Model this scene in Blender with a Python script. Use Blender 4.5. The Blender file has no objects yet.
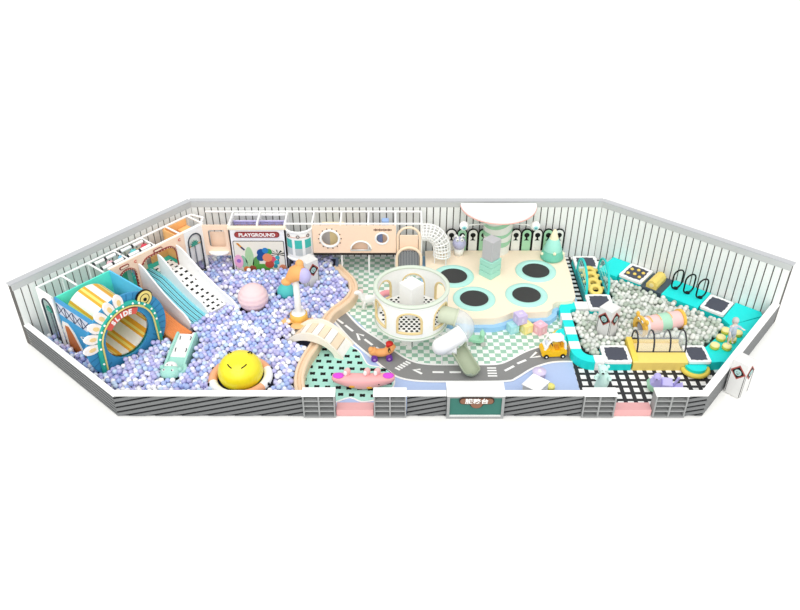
import bpy, bmesh, math, random
from mathutils import Matrix, Vector
rnd = random.Random(7)
SC = bpy.context.scene
COL = SC.collection
PI = math.pi
R = math.radians

# ------------------------------------------------------------------ camera constants
FPX, PITCH, CAMH = 804.0, R(35.3), 20.0
_c, _s = math.cos(PITCH), math.sin(PITCH)
def at(px, py, z=0.0):
    """point of the hall at height z that was measured at this spot of the photo"""
    a, b = (px-400)/FPX, (305-py)/FPX
    d = (a, _c+b*_s, -_s+b*_c)
    t = (z-CAMH)/d[2]
    return (d[0]*t, d[1]*t)
def ats(pts, z=0.0): return [at(x, y, z) for x, y in pts]

# ------------------------------------------------------------------ materials
_mats = {}
ALB = 1.0                                        # overall reflectance of coloured surfaces
def lin(h):
    h = h.lstrip('#')
    o = []
    for i in (0, 2, 4):
        v = int(h[i:i+2], 16)/255
        o.append(v/12.92 if v <= .04045 else ((v+.055)/1.055)**2.4)
    return o
def mat(hexc, rough=.5, name=None, metal=0, grain=.035, spec=.2):
    key = (hexc, rough, metal)
    if key in _mats: return _mats[key]
    m = bpy.data.materials.new(name or 'surface_'+hexc.strip('#'))
    m.use_nodes = True
    nt = m.node_tree; n = nt.nodes; l = nt.links
    b = n['Principled BSDF']
    b.inputs['Roughness'].default_value = rough
    b.inputs['Metallic'].default_value = metal
    b.inputs['Specular IOR Level'].default_value = spec
    tc = n.new('ShaderNodeTexCoord'); nz = n.new('ShaderNodeTexNoise')
    nz.inputs['Scale'].default_value = 9; nz.inputs['Detail'].default_value = 3
    l.new(tc.outputs['Object'], nz.inputs['Vector'])
    mx = n.new('ShaderNodeMix'); mx.data_type = 'RGBA'
    r, g, bb = lin(hexc)
    lum = min(r, g, bb); k = ALB+(1-ALB)*max(0, min(1, (lum-.55)/.3)); r, g, bb = r*k, g*k, bb*k
    mx.inputs['A'].default_value = (r*(1-grain), g*(1-grain), bb*(1-grain), 1)
    mx.inputs['B'].default_value = (min(1, r*(1+grain)), min(1, g*(1+grain)), min(1, bb*(1+grain)), 1)
    l.new(nz.outputs['Fac'], mx.inputs['Factor'])
    l.new(mx.outputs['Result'], b.inputs['Base Color'])
    _mats[key] = m
    return m
def checker_mat(h1, h2, size, offx=0, offy=0):
    m = bpy.data.materials.new('checker_tiles'); m.use_nodes = True
    nt = m.node_tree; n = nt.nodes; l = nt.links
    b = n['Principled BSDF']; b.inputs['Roughness'].default_value = .5
    tc = n.new('ShaderNodeTexCoord'); mp = n.new('ShaderNodeMapping')
    mp.inputs['Location'].default_value = (offx, offy, .37)
    ck = n.new('ShaderNodeTexChecker'); ck.inputs['Scale'].default_value = 1/size
    ck.inputs['Color1'].default_value = (*lin(h1), 1); ck.inputs['Color2'].default_value = (*lin(h2), 1)
    l.new(tc.outputs['Object'], mp.inputs['Vector']); l.new(mp.outputs['Vector'], ck.inputs['Vector'])
    l.new(ck.outputs['Color'], b.inputs['Base Color'])
    return m
def clear_mat(hexc='#eef6f6', opacity=.25):
    m = bpy.data.materials.new('clear_plastic'); m.use_nodes = True
    nt = m.node_tree; n = nt.nodes; l = nt.links
    b = n['Principled BSDF']; b.inputs['Base Color'].default_value = (*lin(hexc), 1)
    b.inputs['Roughness'].default_value = .15
    tr = n.new('ShaderNodeBsdfTransparent'); mx = n.new('ShaderNodeMixShader')
    mx.inputs['Fac'].default_value = opacity
    l.new(tr.outputs[0], mx.inputs[1]); l.new(b.outputs[0], mx.inputs[2])
    l.new(mx.outputs[0], n['Material Output'].inputs['Surface'])
    return m
WHITE = mat('#f6f6f4', .45); OFFW = mat('#ece9e2', .5); BLACK = mat('#161616', .5); DARK = mat('#3c3d42', .6)
def pattern_mat(name, base, spot, ox, oy, a, b_, hx, hy, notch=0):
    """a flat printed repeat of small marks on the grid spanned by a and b_ (object coordinates)"""
    m = bpy.data.materials.new(name); m.use_nodes = True
    nt = m.node_tree; n = nt.nodes; l = nt.links
    bs = n['Principled BSDF']; bs.inputs['Roughness'].default_value = .55; bs.inputs['Specular IOR Level'].default_value = .2
    tc = n.new('ShaderNodeTexCoord'); sp = n.new('ShaderNodeSeparateXYZ'); l.new(tc.outputs['Object'], sp.inputs[0])
    def mt(op, x, y=None, z=None):
        q = n.new('ShaderNodeMath'); q.operation = op
        for k, v in enumerate((x, y, z)):
            if v is None: continue
            if isinstance(v, (int, float)): q.inputs[k].default_value = v
            else: l.new(v, q.inputs[k])
        return q.outputs[0]
    X = mt('SUBTRACT', sp.outputs['X'], ox); Y = mt('SUBTRACT', sp.outputs['Y'], oy)
    det = a[0]*b_[1]-a[1]*b_[0]
    I = mt('ADD', mt('MULTIPLY', X, b_[1]/det), mt('MULTIPLY', Y, -b_[0]/det))
    J = mt('ADD', mt('MULTIPLY', X, -a[1]/det), mt('MULTIPLY', Y, a[0]/det))
    fi = mt('SUBTRACT', mt('FRACT', mt('ADD', I, .5)), .5); fj = mt('SUBTRACT', mt('FRACT', mt('ADD', J, .5)), .5)
    dx = mt('ABSOLUTE', mt('ADD', mt('MULTIPLY', fi, a[0]), mt('MULTIPLY', fj, b_[0])))
    dy = mt('ABSOLUTE', mt('ADD', mt('MULTIPLY', fi, a[1]), mt('MULTIPLY', fj, b_[1])))
    mk = mt('MULTIPLY', mt('LESS_THAN', dx, hx), mt('LESS_THAN', dy, hy))
    if notch: mk = mt('MULTIPLY', mk, mt('LESS_THAN', dy, mt('ADD', mt('MULTIPLY', dx, 1.2), notch)))
    mx = n.new('ShaderNodeMix'); mx.data_type = 'RGBA'
    mx.inputs['A'].default_value = (*lin(base), 1); mx.inputs['B'].default_value = (*lin(spot), 1)
    l.new(mk, mx.inputs['Factor']); l.new(mx.outputs['Result'], bs.inputs['Base Color'])
    return m
TEAL = mat('#1ad6d2', .45); MINT = mat('#a3e0d2', .5); PEACH = mat('#fadcc2', .55); CREAM = mat('#f1dfc6', .55)
YEL = mat('#e6c964', .5); GREY = mat('#a5a6a6', .5); LGREY = mat('#cfd1d2', .5); BROWN = mat('#8a3a34', .5)
SKYB = mat('#58a6d6', .5); LAV = mat('#bdb4e6', .5); PINK = mat('#efb9bd', .5); ORANGE = mat('#efa45e', .5)
CLEAR = clear_mat()

# ------------------------------------------------------------------ mesh builder
XZ = Matrix.Rotation(R(90), 4, 'X')          # drawing plane (x, y) -> upright (x, z), extrusion -> -y (towards the front)
def T(x, y, z): return Matrix.Translation((x, y, z))
def RZ(a): return Matrix.Rotation(a, 4, 'Z')
def RX(a): return Matrix.Rotation(a, 4, 'X')
def RY(a): return Matrix.Rotation(a, 4, 'Y')
class MB:
    def __init__(s): s.v = []; s.f = []; s.m = []; s.sm = []
    def add(s, vs, fs, mi=0, smooth=False, M=None, ms=None):
        o = len(s.v)
        if M is not None: vs = [tuple(M @ Vector(v)) for v in vs]
        s.v += [tuple(v) for v in vs]
        for i, f in enumerate(fs):
            s.f.append([o+k for k in f]); s.m.append(ms[i] if ms else mi); s.sm.append(smooth)
        return s
    def from_bm(s, bm, mi=0, smooth=False, M=None):
        bm.verts.index_update()
        s.add([v.co[:] for v in bm.verts], [[v.index for v in f.verts] for f in bm.faces], mi, smooth, M)
        bm.free(); return s
    def box(s, x0, x1, y0, y1, z0, z1, bev=0, mi=0, M=None, seg=2):
        if not bev:
            v = [(x, y, z) for z in (z0, z1) for y in (y0, y1) for x in (x0, x1)]
            return s.add(v, [(0,2,3,1),(4,5,7,6),(0,1,5,4),(2,6,7,3),(0,4,6,2),(1,3,7,5)], mi, False, M)
        bm = bmesh.new(); bmesh.ops.create_cube(bm, size=1)
        for v in bm.verts:
            v.co = Vector(((x0+x1)/2+v.co.x*(x1-x0), (y0+y1)/2+v.co.y*(y1-y0), (z0+z1)/2+v.co.z*(z1-z0)))
        bmesh.ops.bevel(bm, geom=bm.edges[:], offset=bev, segments=seg, affect='EDGES', profile=.5)
        return s.from_bm(bm, mi, False, M)
    def prism(s, poly, z0, z1, holes=(), bev=0, mi=0, M=None, smooth=False):
        bm = bmesh.new()
        loops = [poly]+list(holes); es = []
        for lp in loops:
            vs = [bm.verts.new((p[0], p[1], z0)) for p in lp]
            for i in range(len(vs)): es.append(bm.edges.new((vs[i], vs[(i+1) % len(vs)])))
        if holes:
            bmesh.ops.triangle_fill(bm, edges=es, use_beauty=True, use_dissolve=False)
        else:
            bm.faces.new(bm.verts[:])
        r = bmesh.ops.extrude_face_region(bm, geom=bm.faces[:])
        top = [g for g in r['geom'] if isinstance(g, bmesh.types.BMVert)]
        for v in top: v.co.z = z1
        if bev:
            ed = [e for e in bm.edges if e.verts[0].co.z == z1 and e.verts[1].co.z == z1 and e.calc_face_angle(0) > .5]
            bmesh.ops.bevel(bm, geom=ed, offset=bev, segments=2, affect='EDGES', profile=.5)
        bmesh.ops.recalc_face_normals(bm, faces=bm.faces[:])
        return s.from_bm(bm, mi, smooth, M)
    def cyl(s, a, b, r0, r1=None, n=20, mi=0, caps=True, M=None):
        r1 = r0 if r1 is None else r1
        return s.tube([a, b], [r0, r1], n, mi=mi, caps=caps, M=M)
    def tube(s, path, r, n=8, closed=False, caps=True, mi=0, M=None, sq=1.0):
        P = [Vector(p) for p in path]; k = len(P)
        rr = r if isinstance(r, (list, tuple)) else [r]*k
        vs = []; fs = []; up = None
        for i in range(k):
            if closed: t = P[(i+1) % k]-P[i-1]
            else: t = P[min(i+1, k-1)]-P[max(i-1, 0)]
            t.normalize()
            if up is None:
                up = Vector((0, 0, 1)) if abs(t.z) < .9 else Vector((0, 1, 0))
            u = up - t*up.dot(t)
            if u.length < 1e-5: u = t.orthogonal()
            u.normalize(); up = u; w = t.cross(u)
            for j in range(n):
                a = 2*PI*j/n
                vs.append(P[i]+u*(math.cos(a)*rr[i]*sq)+w*(math.sin(a)*rr[i]))
        for i in range(k if closed else k-1):
            i2 = (i+1) % k
            for j in range(n): fs.append((i*n+j, i*n+(j+1) % n, i2*n+(j+1) % n, i2*n+j))
        s.add(vs, fs, mi, n > 5, M)
        if caps and not closed:
            s.add(vs[:n], [list(range(n))[::-1]], mi, False, M); s.add(vs[-n:], [list(range(n))], mi, False, M)
        return s
    def sphere(s, c, r, n=20, mi=0, M=None, matf=None):
        rx, ry, rz = r if isinstance(r, (list, tuple)) else (r, r, r)
        h = n//2; vs = [(c[0], c[1], c[2]+rz)]; fs = []; ms = []
        for i in range(1, h):
            p = PI*i/h
            for j in range(n):
                a = 2*PI*j/n
                vs.append((c[0]+rx*math.sin(p)*math.cos(a), c[1]+ry*math.sin(p)*math.sin(a), c[2]+rz*math.cos(p)))
        vs.append((c[0], c[1], c[2]-rz)); L = len(vs)-1
        for j in range(n):
            fs.append((0, 1+j, 1+(j+1) % n))
            fs.append((L, L-n+(j+1) % n, L-n+j))
        for i in range(h-2):
            for j in range(n): fs.append((1+i*n+j, 1+(i+1)*n+j, 1+(i+1)*n+(j+1) % n, 1+i*n+(j+1) % n))
        return s.add(vs, fs, mi, True, M)
    def lathe(s, prof, n=32, a0=0, a1=2*PI, mi=0, M=None, smooth=True, matf=None, capb=False, capt=False):
        full = abs(a1-a0-2*PI) < 1e-6
        m = n if full else n+1
        vs = []; fs = []; ms = []
        for i in range(m):
            a = a0+(a1-a0)*i/n
            for r, z in prof: vs.append((r*math.cos(a), r*math.sin(a), z))
        k = len(prof)
        for i in range(n):
            i2 = (i+1) % m
            for j in range(k-1):
                fs.append((i*k+j, i2*k+j, i2*k+j+1, i*k+j+1)); ms.append(matf(i, j) if matf else mi)
        s.add(vs, fs, mi, smooth, M, ms)
        if capb: s.add([vs[i*k] for i in range(m)], [list(range(m))[::-1]], mi, False, M)
        if capt: s.add([vs[i*k+k-1] for i in range(m)], [list(range(m))], mi, False, M)
        return s
    def torus(s, c, Rm, r, n=32, k=10, mi=0, M=None, a0=0, a1=2*PI, matf=None):
        full = abs(a1-a0-2*PI) < 1e-6; m = n if full else n+1
        vs = []; fs = []; ms = []
        for i in range(m):
            a = a0+(a1-a0)*i/n
            for j in range(k):
                b = 2*PI*j/k
                vs.append((c[0]+(Rm+r*math.cos(b))*math.cos(a), c[1]+(Rm+r*math.cos(b))*math.sin(a), c[2]+r*math.sin(b)))
        for i in range(n):
            i2 = (i+1) % m
            for j in range(k):
                fs.append((i*k+j, i2*k+j, i2*k+(j+1) % k, i*k+(j+1) % k)); ms.append(matf(i) if matf else mi)
        return s.add(vs, fs, mi, True, M, ms)
    def sweep(s, path, prof, closed=False, mi=0, smooth=False, M=None):
        """prof: list of (lateral, height) closed cross-section run along a ground path"""
        P = [Vector((p[0], p[1])) for p in path]; k = len(P); n = len(prof); vs = []; fs = []
        for i in range(k):
            a = P[(i+1) % k] if closed else P[min(i+1, k-1)]; b = P[i-1] if closed else P[max(i-1, 0)]
            t = (a-b).normalized(); nn = Vector((-t.y, t.x))
            for q, z in prof: vs.append((P[i].x+nn.x*q, P[i].y+nn.y*q, z))
        for i in range(k if closed else k-1):
            i2 = (i+1) % k
            for j in range(n): fs.append((i*n+j, i2*n+j, i2*n+(j+1) % n, i*n+(j+1) % n))
        if not closed: fs += [list(range(n)), [(k-1)*n+j for j in range(n)][::-1]]
        return s.add(vs, fs, mi, smooth, M)
    def ribbon(s, path, w, z, th=.006, mi=0, closed=False, M=None):
        return s.sweep(path, [(-w/2, z), (w/2, z), (w/2, z+th), (-w/2, z+th)], closed, mi, False, M)
    def build(s, name, mats, parent=None, loc=None, rotz=0):
        me = bpy.data.meshes.new(name)
        me.from_pydata(s.v, [], s.f)
        if not isinstance(mats, (list, tuple)): mats = [mats]
        for m in mats: me.materials.append(m)
        me.polygons.foreach_set('material_index', s.m); me.polygons.foreach_set('use_smooth', s.sm)
        me.update()
        bm = bmesh.new(); bm.from_mesh(me); bmesh.ops.recalc_face_normals(bm, faces=bm.faces[:]); bm.to_mesh(me); bm.free()
        o = bpy.data.objects.new(name, me); COL.objects.link(o)
        if loc: o.location = loc
        o.rotation_euler.z = rotz
        if parent: o.parent = parent
        return o
def smooth(pts, n=6, closed=False):
    P = [Vector(p) for p in pts]; k = len(P); out = []
    for i in range(k if closed else k-1):
        p0, p1, p2, p3 = (P[(i-1) % k], P[i], P[(i+1) % k], P[(i+2) % k]) if closed else (P[max(i-1, 0)], P[i], P[i+1], P[min(i+2, k-1)])
        for j in range(n):
            t = j/n
            out.append(tuple(.5*((2*p1)+(p2-p0)*t+(2*p0-5*p1+4*p2-p3)*t*t+(3*p1-p0-3*p2+p3)*t*t*t)))
    if not closed: out.append(tuple(P[-1]))
    return out
def arc(cx, cy, r, a0, a1, n=16, ry=None):
    ry = r if ry is None else ry
    return [(cx+r*math.cos(R(a0+(a1-a0)*i/n)), cy+ry*math.sin(R(a0+(a1-a0)*i/n))) for i in range(n+1)]
def rrect(x0, x1, y0, y1, r, n=5):
    return arc(x1-r, y1-r, r, 0, 90, n)+arc(x0+r, y1-r, r, 90, 180, n)+arc(x0+r, y0+r, r, 180, 270, n)+arc(x1-r, y0+r, r, 270, 360, n)
def arch(x0, x1, z0, z1, rr=None, n=12):
    """door-like outline with a round head"""
    r = (x1-x0)/2; ry = min(r, z1-z0) if rr is None else rr
    return [(x0, z0), (x1, z0)]+arc((x0+x1)/2, z1-ry, r, 0, 180, n, ry)
def inside(p, poly):
    x, y = p[0], p[1]; c = False; j = len(poly)-1
    for i in range(len(poly)):
        xi, yi = poly[i][0], poly[i][1]; xj, yj = poly[j][0], poly[j][1]
        if (yi > y) != (yj > y) and x < (xj-xi)*(y-yi)/(yj-yi)+xi: c = not c
        j = i
    return c
def edge_dist(p, poly):
    best = 9e9; x, y = p[0], p[1]
    for i in range(len(poly)):
        ax, ay = poly[i][0], poly[i][1]; bx, by = poly[i-1][0], poly[i-1][1]
        dx, dy = bx-ax, by-ay; q = dx*dx+dy*dy
        t = 0 if q == 0 else max(0, min(1, ((x-ax)*dx+(y-ay)*dy)/q))
        best = min(best, math.hypot(x-ax-t*dx, y-ay-t*dy))
    return best
def tag(o, label, cat, group=None, kind=None):
    if label: o['label'] = label
    if cat: o['category'] = cat
    if group: o['group'] = group
    if kind: o['kind'] = kind
    return o
def thing(name, label, cat, loc=(0, 0, 0), rotz=0, group=None):
    o = bpy.data.objects.new(name, None); COL.objects.link(o)
    o.empty_display_size = .2; o.location = loc; o.rotation_euler.z = rotz
    return tag(o, label, cat, group)
def struct(o, label=None, cat=None):
    o['kind'] = 'structure'
    return tag(o, label, cat)
def copy_tree(o, parent=None):
    c = o.copy(); COL.objects.link(c)
    if parent: c.parent = parent
    for ch in list(o.children): copy_tree(ch, c)
    return c
def text_obj(name, body, size, m, parent, M, bold=.0, depth=.008, width=None):
    cu = bpy.data.curves.new(name, 'FONT'); cu.body = body; cu.size = size; cu.align_x = 'CENTER'; cu.align_y = 'CENTER'
    cu.offset = bold; cu.extrude = depth; cu.resolution_u = 3
    t = bpy.data.objects.new(name+'_tmp', cu); COL.objects.link(t)
    dg = bpy.context.evaluated_depsgraph_get()
    me = bpy.data.meshes.new_from_object(t.evaluated_get(dg))
    bpy.data.objects.remove(t); bpy.data.curves.remove(cu)
    xs = [v.co.x for v in me.vertices]
    if width and xs:
        k = width/(max(xs)-min(xs)); me.transform(Matrix.Diagonal((k, 1, 1, 1)))
    me.transform(M); me.materials.clear(); me.materials.append(m); me.name = name
    o = bpy.data.objects.new(name, me); COL.objects.link(o)
    if parent: o.parent = parent
    return o

# ------------------------------------------------------------------ hall outline
FL, FR, RC, BR, BL, LC = (-10.16, 21.33), (10.88, 21.33), (15.54, 26.88), (9.13, 32.2), (-9.45, 32.2), (-14.85, 25.46)
HEX = [FL, FR, RC, BR, BL, LC]

g = MB(); g.box(-400, 400, -60, 700, -.3, -.03)
struct(g.build('ground', mat('#fbfbf8', .9, spec=0, grain=.004)), 'plain white ground outside the play hall', 'ground')
g = MB(); g.prism([(p[0]*.994, 26.8+(p[1]-26.8)*.985) for p in HEX], -.03, 0)
struct(g.build('floor', mat('#b3c6ea', .6)), 'light blue padded floor of the play hall', 'floor')

def wall(name, A, B, side, label, h=2.94, th=.24, pitch=.3):
    """high wall from A to B; side = direction of the room (left of A->B = +1)"""
    A = Vector(A); B = Vector(B); L = (B-A).length; a = math.atan2(B.y-A.y, B.x-A.x)
    t = thing(name, label, 'wall', (A.x, A.y, 0), a); t['kind'] = 'structure'
    s = side
    ya, yb = sorted((-s*th, 0)); b = MB(); b.box(0, L, ya, yb, 0, h-.05); b.build('wall_core', mat('#5f5d5a', .7), t)
    b = MB(); n = int(L/pitch); p = L/n
    for i in range(n):
        ya, yb = sorted((0, s*.035)); b.box(i*p+.025, (i+1)*p-.025, ya, yb, 0, h-.28)
    b.build('slat_cladding', mat('#eef0ed', .55), t)
    ya, yb = sorted((0, s*.05)); b = MB(); b.box(0, L, ya, yb, h-.3, h-.05); b.build('fascia', mat('#c3c5c4', .5), t)
    ya, yb = sorted((-s*th, s*.05)); b = MB(); b.box(-.05, L+.05, ya, yb, h-.05, h+(.003 if name == 'wall_back' else 0)); b.build('top_cap', mat('#bcbec1', .5), t)
    return t
wall('wall_back', BR, BL, 1, 'high back wall clad in white upright slats')
wall('wall_left', BL, LC, 1, 'high slanting left wall clad in white upright slats')
wall('wall_right', RC, BR, 1, 'high slanting right wall clad in white upright slats')

def parapet(name, A, B, label, slope=0, per=.22, duty=.6, h=1.0, th=.24, stripe=True, e0=0, e1=0):
    """low wall from A to B with the room on its left; outer face carries angled boards"""
    A = Vector(A); B = Vector(B); L = (B-A).length; a = math.atan2(B.y-A.y, B.x-A.x)
    t = thing(name, label, 'wall', (A.x, A.y, 0), a); t['kind'] = 'structure'
    b = MB(); b.box(0, L, .03, th, 0, h-.045); b.build('wall_core', mat('#232425', .7), t)
    bm_all = MB()
    k0, k1 = -int(L*abs(slope)/per)-3, int((h+L*abs(slope))/per)+3
    for k in range(k0, k1):
        z = k*per; bm = bmesh.new()
        v = [bm.verts.new(p) for p in ((-.5, .03, z-.5*slope), (L+.5, .03, z+(L+.5)*slope), (L+.5, .03, z+(L+.5)*slope+per*duty), (-.5, .03, z-.5*slope+per*duty))]
        f = bm.faces.new(v)
        r = bmesh.ops.extrude_face_region(bm, geom=[f])
        for q in r['geom']:
            if isinstance(q, bmesh.types.BMVert): q.co.y = 0
        for co, no in (((0, 0, 0), (-1, 0, 0)), ((L, 0, 0), (1, 0, 0)), ((0, 0, .0), (0, 0, -1)), ((0, 0, h-.045), (0, 0, 1))):
            bmesh.ops.bisect_plane(bm, geom=bm.verts[:]+bm.edges[:]+bm.faces[:], plane_co=co, plane_no=no, clear_outer=True)
        if len(bm.faces) > 2: bm_all.from_bm(bm)
        else: bm.free()
    bm_all.build('board_cladding', mat('#77797a', .55), t)
    b = MB(); b.box(-e0, L+e1, -.015, th+.02, h-.045, h+(.004 if slope else 0)); b.build('top_cap', mat('#fbfbf9', .4), t)
    return t
parapet('wall_front', FL, (-3.47, 21.33), 'low front wall with diagonal grey boards before the ball pit', .23)
parapet('wall_front', (.25, 21.33), (1.65, 21.33), 'short low wall with diagonal boards left of the reception desk', .23)
parapet('wall_front', (3.72, 21.33), (6.5, 21.33), 'low wall with diagonal boards right of the reception desk', .23)
parapet('wall_front', (10.23, 21.33), FR, 'short low wall piece at the right front corner', .23)
parapet('wall_front_left', LC, FL, 'low slanting wall with grey boards at the left front', 0, .145, .5, th=.18, e1=.06)
parapet('wall_front_right', FR, RC, 'low slanting wall with a white top at the right front', 0, .1, .94)

# ------------------------------------------------------------------ floor coverings
pit_edge_px = [(337, 266), (344, 272.5), (351, 280), (353.5, 289), (350, 297), (342, 304), (333, 310.5), (327, 318), (322.5, 329), (314, 345), (306, 357), (300.5, 370), (299, 381), (301, 394)]
pit_edge = smooth(ats(pit_edge_px, .4), 6)
road_up = smooth(ats([(344, 310), (360, 327), (380, 340.5), (400, 355), (414, 362), (428, 364.5), (445, 365), (470, 365), (496, 364.5), (508, 361), (524, 352.5), (540, 347), (556, 344.5), (571, 344)]), 5)
road_lo = smooth(ats([(331, 317.5), (348, 337), (358, 346.5), (369, 355.5), (384, 368.5), (398, 377.5), (420, 381.5), (460, 382), (506, 381.5), (517, 378), (532, 369), (548, 363.5), (560, 362), (573, 362)]), 5)
b = MB(); b.prism([(p[0]+.1, p[1]) for p in pit_edge[:30]] + road_up[8:] + [(6.9, 24.9), (6.9, 27.6), (7.3, 28.2), (7.3, 32.1), (-2.9, 32.1)], .001, .012)
tag(b.build('play_mat', checker_mat('#f4f6f1', '#9cc5ae', .235)), 'green and white checkered play mat inside the curve of the toy road', 'mat')
t = thing('toy_road', 'grey toy road winding across the floor with white markings', 'road')
b = MB(); b.prism(road_up+road_lo[::-1], .001, .018); b.build('road_surface', mat('#8b8b8a', .8), t)
b = MB(); b.ribbon(road_up, .09, .012, .012); b.ribbon(road_lo, .09, .012, .012); b.build('edge_line', WHITE, t)
def dash(p, q, w, b):
    b.ribbon([at(*p), at(*q)], w, .016, .008)
b = MB()
for p, q in (((336, 318.7), (343.2, 324)), ((345.2, 325.6), (353, 331.6)), ((364.6, 339.6), (372.4, 345.4)), ((376, 347.6), (381, 351)), ((432.5, 372.5), (443.7, 372.6)), ((449.5, 372.6), (461, 372.6)), ((466.5, 372.6), (478.5, 372.5)), ((504.8, 371.2), (514, 366.4)), ((517.2, 364), (526, 360.4))): dash(p, q, .1, b)
b.build('lane_dashes', WHITE, t)
b = MB()
for i in range(5):
    x, y = 397+i*2.4, 368.3-i*1.7; dash((x-1.2, y-1.4), (x+4.8, y+2), .075, b) if 0 else dash((395.2+i*2.6, 366.5-i*1.6+1.5), (400.0+i*2.6, 370-i*1.6+.4), .085, b)
for y in (368.4, 371, 373.7, 376.3): dash((487+(y-368)*.1, y), (496+(y-368)*.15, y), .075, b)
b.build('crossing_stripes', WHITE, t)
b = MB()
for tip, e1, e2 in (((357, 334), (364, 336), (359.5, 340.5)), ((413.5, 370), (420.5, 369.8), (422, 374.2)), ((530.5, 358), (536.5, 352.5), (540.5, 356.6))):
    b.ribbon([at(*e1), at(*tip), at(*e2)], .1, .016, .008)
b.build('direction_arrow', WHITE, t)

spot_px = [(338, 344), (349, 344.5), (360, 351.5), (364.5, 358.5), (369, 364.8), (380, 367), (390.5, 371.5), (395, 379), (394, 387), (388, 395), (374, 401), (361, 402.5), (350, 398.5), (336, 403), (320, 409), (303, 410), (302, 394), (300, 380), (302, 370), (308, 358), (318, 346)]
spot_poly = smooth(ats(spot_px), 3, closed=True)
t = thing('spotted_mat', 'mint green floor mat with black clover spots and a wavy white rim', 'mat')
b = MB(); b.prism(spot_poly, .001, .024); b.build('mat_rim', WHITE, t)
cx = sum(p[0] for p in spot_poly)/len(spot_poly); cy = sum(p[1] for p in spot_poly)/len(spot_poly)
inner = []
for i, p in enumerate(spot_poly):
    q0 = Vector(spot_poly[i-1]); q1 = Vector(spot_poly[(i+1) % len(spot_poly)]); tt = (q1-q0).normalized()
    nn = Vector((-tt.y, tt.x)); c = Vector(p)+nn*.06
    inner.append(tuple(c) if inside(c, spot_poly) else tuple(Vector(p)-nn*.06))
ox, oy = at(318.7, 361.6)
b = MB(); b.prism(inner, .02, .03); b.build('mat_surface', pattern_mat('clover_print', '#abe0d2', '#151515', ox, oy, (.405, -.028), (.115, -.385), .1, .085, .062), t)

lat_poly = [(6.73, 24.9), (6.73, 21.6), (10.75, 21.6), (15.2, 26.85), (9.05, 32.13), (7.6, 32.13), (7.6, 28.2), (7.2, 27)]
ox, oy = at(612.5, 377.2)
b = MB(); b.prism(lat_poly, .001, .012)
tag(b.build('lattice_mat', pattern_mat('square_print', '#343437', '#f4f4f2', ox, oy, (.372, 0), (0, .372), .108, .118)), 'black floor mat with rows of white squares at the right front', 'mat')
b = MB(); b.prism([(7.6, 28.25), (7.93, 28.25), (7.93, 32.1), (7.6, 32.1)], .012, .02)
tag(b.build('striped_strip', pattern_mat('bar_print', '#1c1c1e', '#f4f4f2', 7.765, 28.4, (.8, 0), (0, .33), .13, .085)), 'narrow black floor strip with white bars between cream platform and net bridge', 'mat')

# curved rail between the left pit and the floor
b = MB(); prof = [(-.2, 0), (-.2, .40), (-.16, .45), (-.08, .45), (-.05, .36), (.05, .36), (.08, .45), (.16, .45), (.2, .40), (.2, 0)]
b.sweep(pit_edge, prof)
tag(b.build('pit_rail', mat('#ecd2b4', .5)), 'tan wavy grooved rail edging the blue ball pit', 'rail')

# ------------------------------------------------------------------ front furniture
SHADE_GREY = mat('#999b9b', .5)  # white furniture bodies: the shade on their fronts is put into this grey
def shelf_unit(x0, label):
    t = thing('shoe_shelf', label, 'shelf', (x0, 21.24, 0), 0, 'shoe shelves beside the entrances')
    w, d, h = 1.15, .42, 1.06
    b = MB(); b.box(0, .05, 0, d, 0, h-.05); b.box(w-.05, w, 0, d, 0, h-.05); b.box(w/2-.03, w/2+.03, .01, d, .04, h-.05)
    b.box(.05, w-.05, d-.03, d, .04, h-.05); b.box(.05, w-.05, 0, d, 0, .05); b.build('cabinet_body', SHADE_GREY, t)
    for i in range(1, 4):
        b = MB(); b.box(.05, w-.05, .015, d-.03, .05+i*.24-.03, .05+i*.24+.02); b.build('shelf_board', SHADE_GREY, t)
    b = MB(); b.box(-.02, w+.02, -.02, d+.02, h-.05, h, bev=.012); b.build('top', WHITE, t)
    return t
shelf_unit(-3.46, 'shade-grey eight-slot shoe shelf left of the left entrance, beside the ball pit')
shelf_unit(-.93, 'shade-grey eight-slot shoe shelf right of the left entrance, by the pink rocker')
shelf_unit(6.51, 'shade-grey eight-slot shoe shelf left of the right entrance, before the mint animal')
shelf_unit(9.05, 'shade-grey eight-slot shoe shelf right of the right entrance, before the purple duck')
for x0, x1, lab in ((-2.29, -.95, 'pink step across the left entrance before the pink rocker'), (7.68, 9.03, 'pink step across the right entrance before the lattice mat')):
    b = MB(); b.box(x0, x1, 21.33, 21.75, 0, .28, bev=.015)
    tag(b.build('entrance_step', mat('#dca6a6', .5)), lab, 'step', 'pink steps at the two entrances')

t = thing('reception_desk', 'reception desk with a green front and brown name sign in the front wall', 'desk', (2.685, 21.2, 0))
b = MB(); w, d, h = 1.02, .72, 1.1
b.box(-w, -w+.1, 0, d, 0, h-.05); b.box(w-.1, w, 0, d, 0, h-.05); b.box(-w+.1, w-.1, 0, .1, h-.13, h-.05); b.box(-w+.1, w-.1, 0, .1, 0, .1)
b.build('frame', SHADE_GREY, t)  # desk frame takes the same grey with the shade painted in
b = MB(); b.box(-w+.1, w-.1, .06, .12, .1, h-.13); b.build('front_panel', mat('#3a7368', .5), t)
b = MB(); b.box(-w+.1, w-.1, .0, .06, .1, .125); b.build('sill', WHITE, t)
b = MB(); b.box(-w-.01, w+.01, -.005, d, h-.05, h); b.build('top', WHITE, t)
sg = MB(); sg.prism(rrect(-.62, .62, -.15, .15, .149, 8), 0, .04, M=T(.02, -.02, .88) @ XZ); sg.prism(arc(0, 0, .25, 0, 360, 24)[:-1], 0, .03, M=T(.02, -.02, .78) @ XZ, mi=0)
s1 = sg.build('sign_board', mat('#3a2a24', .5), t)
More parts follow.
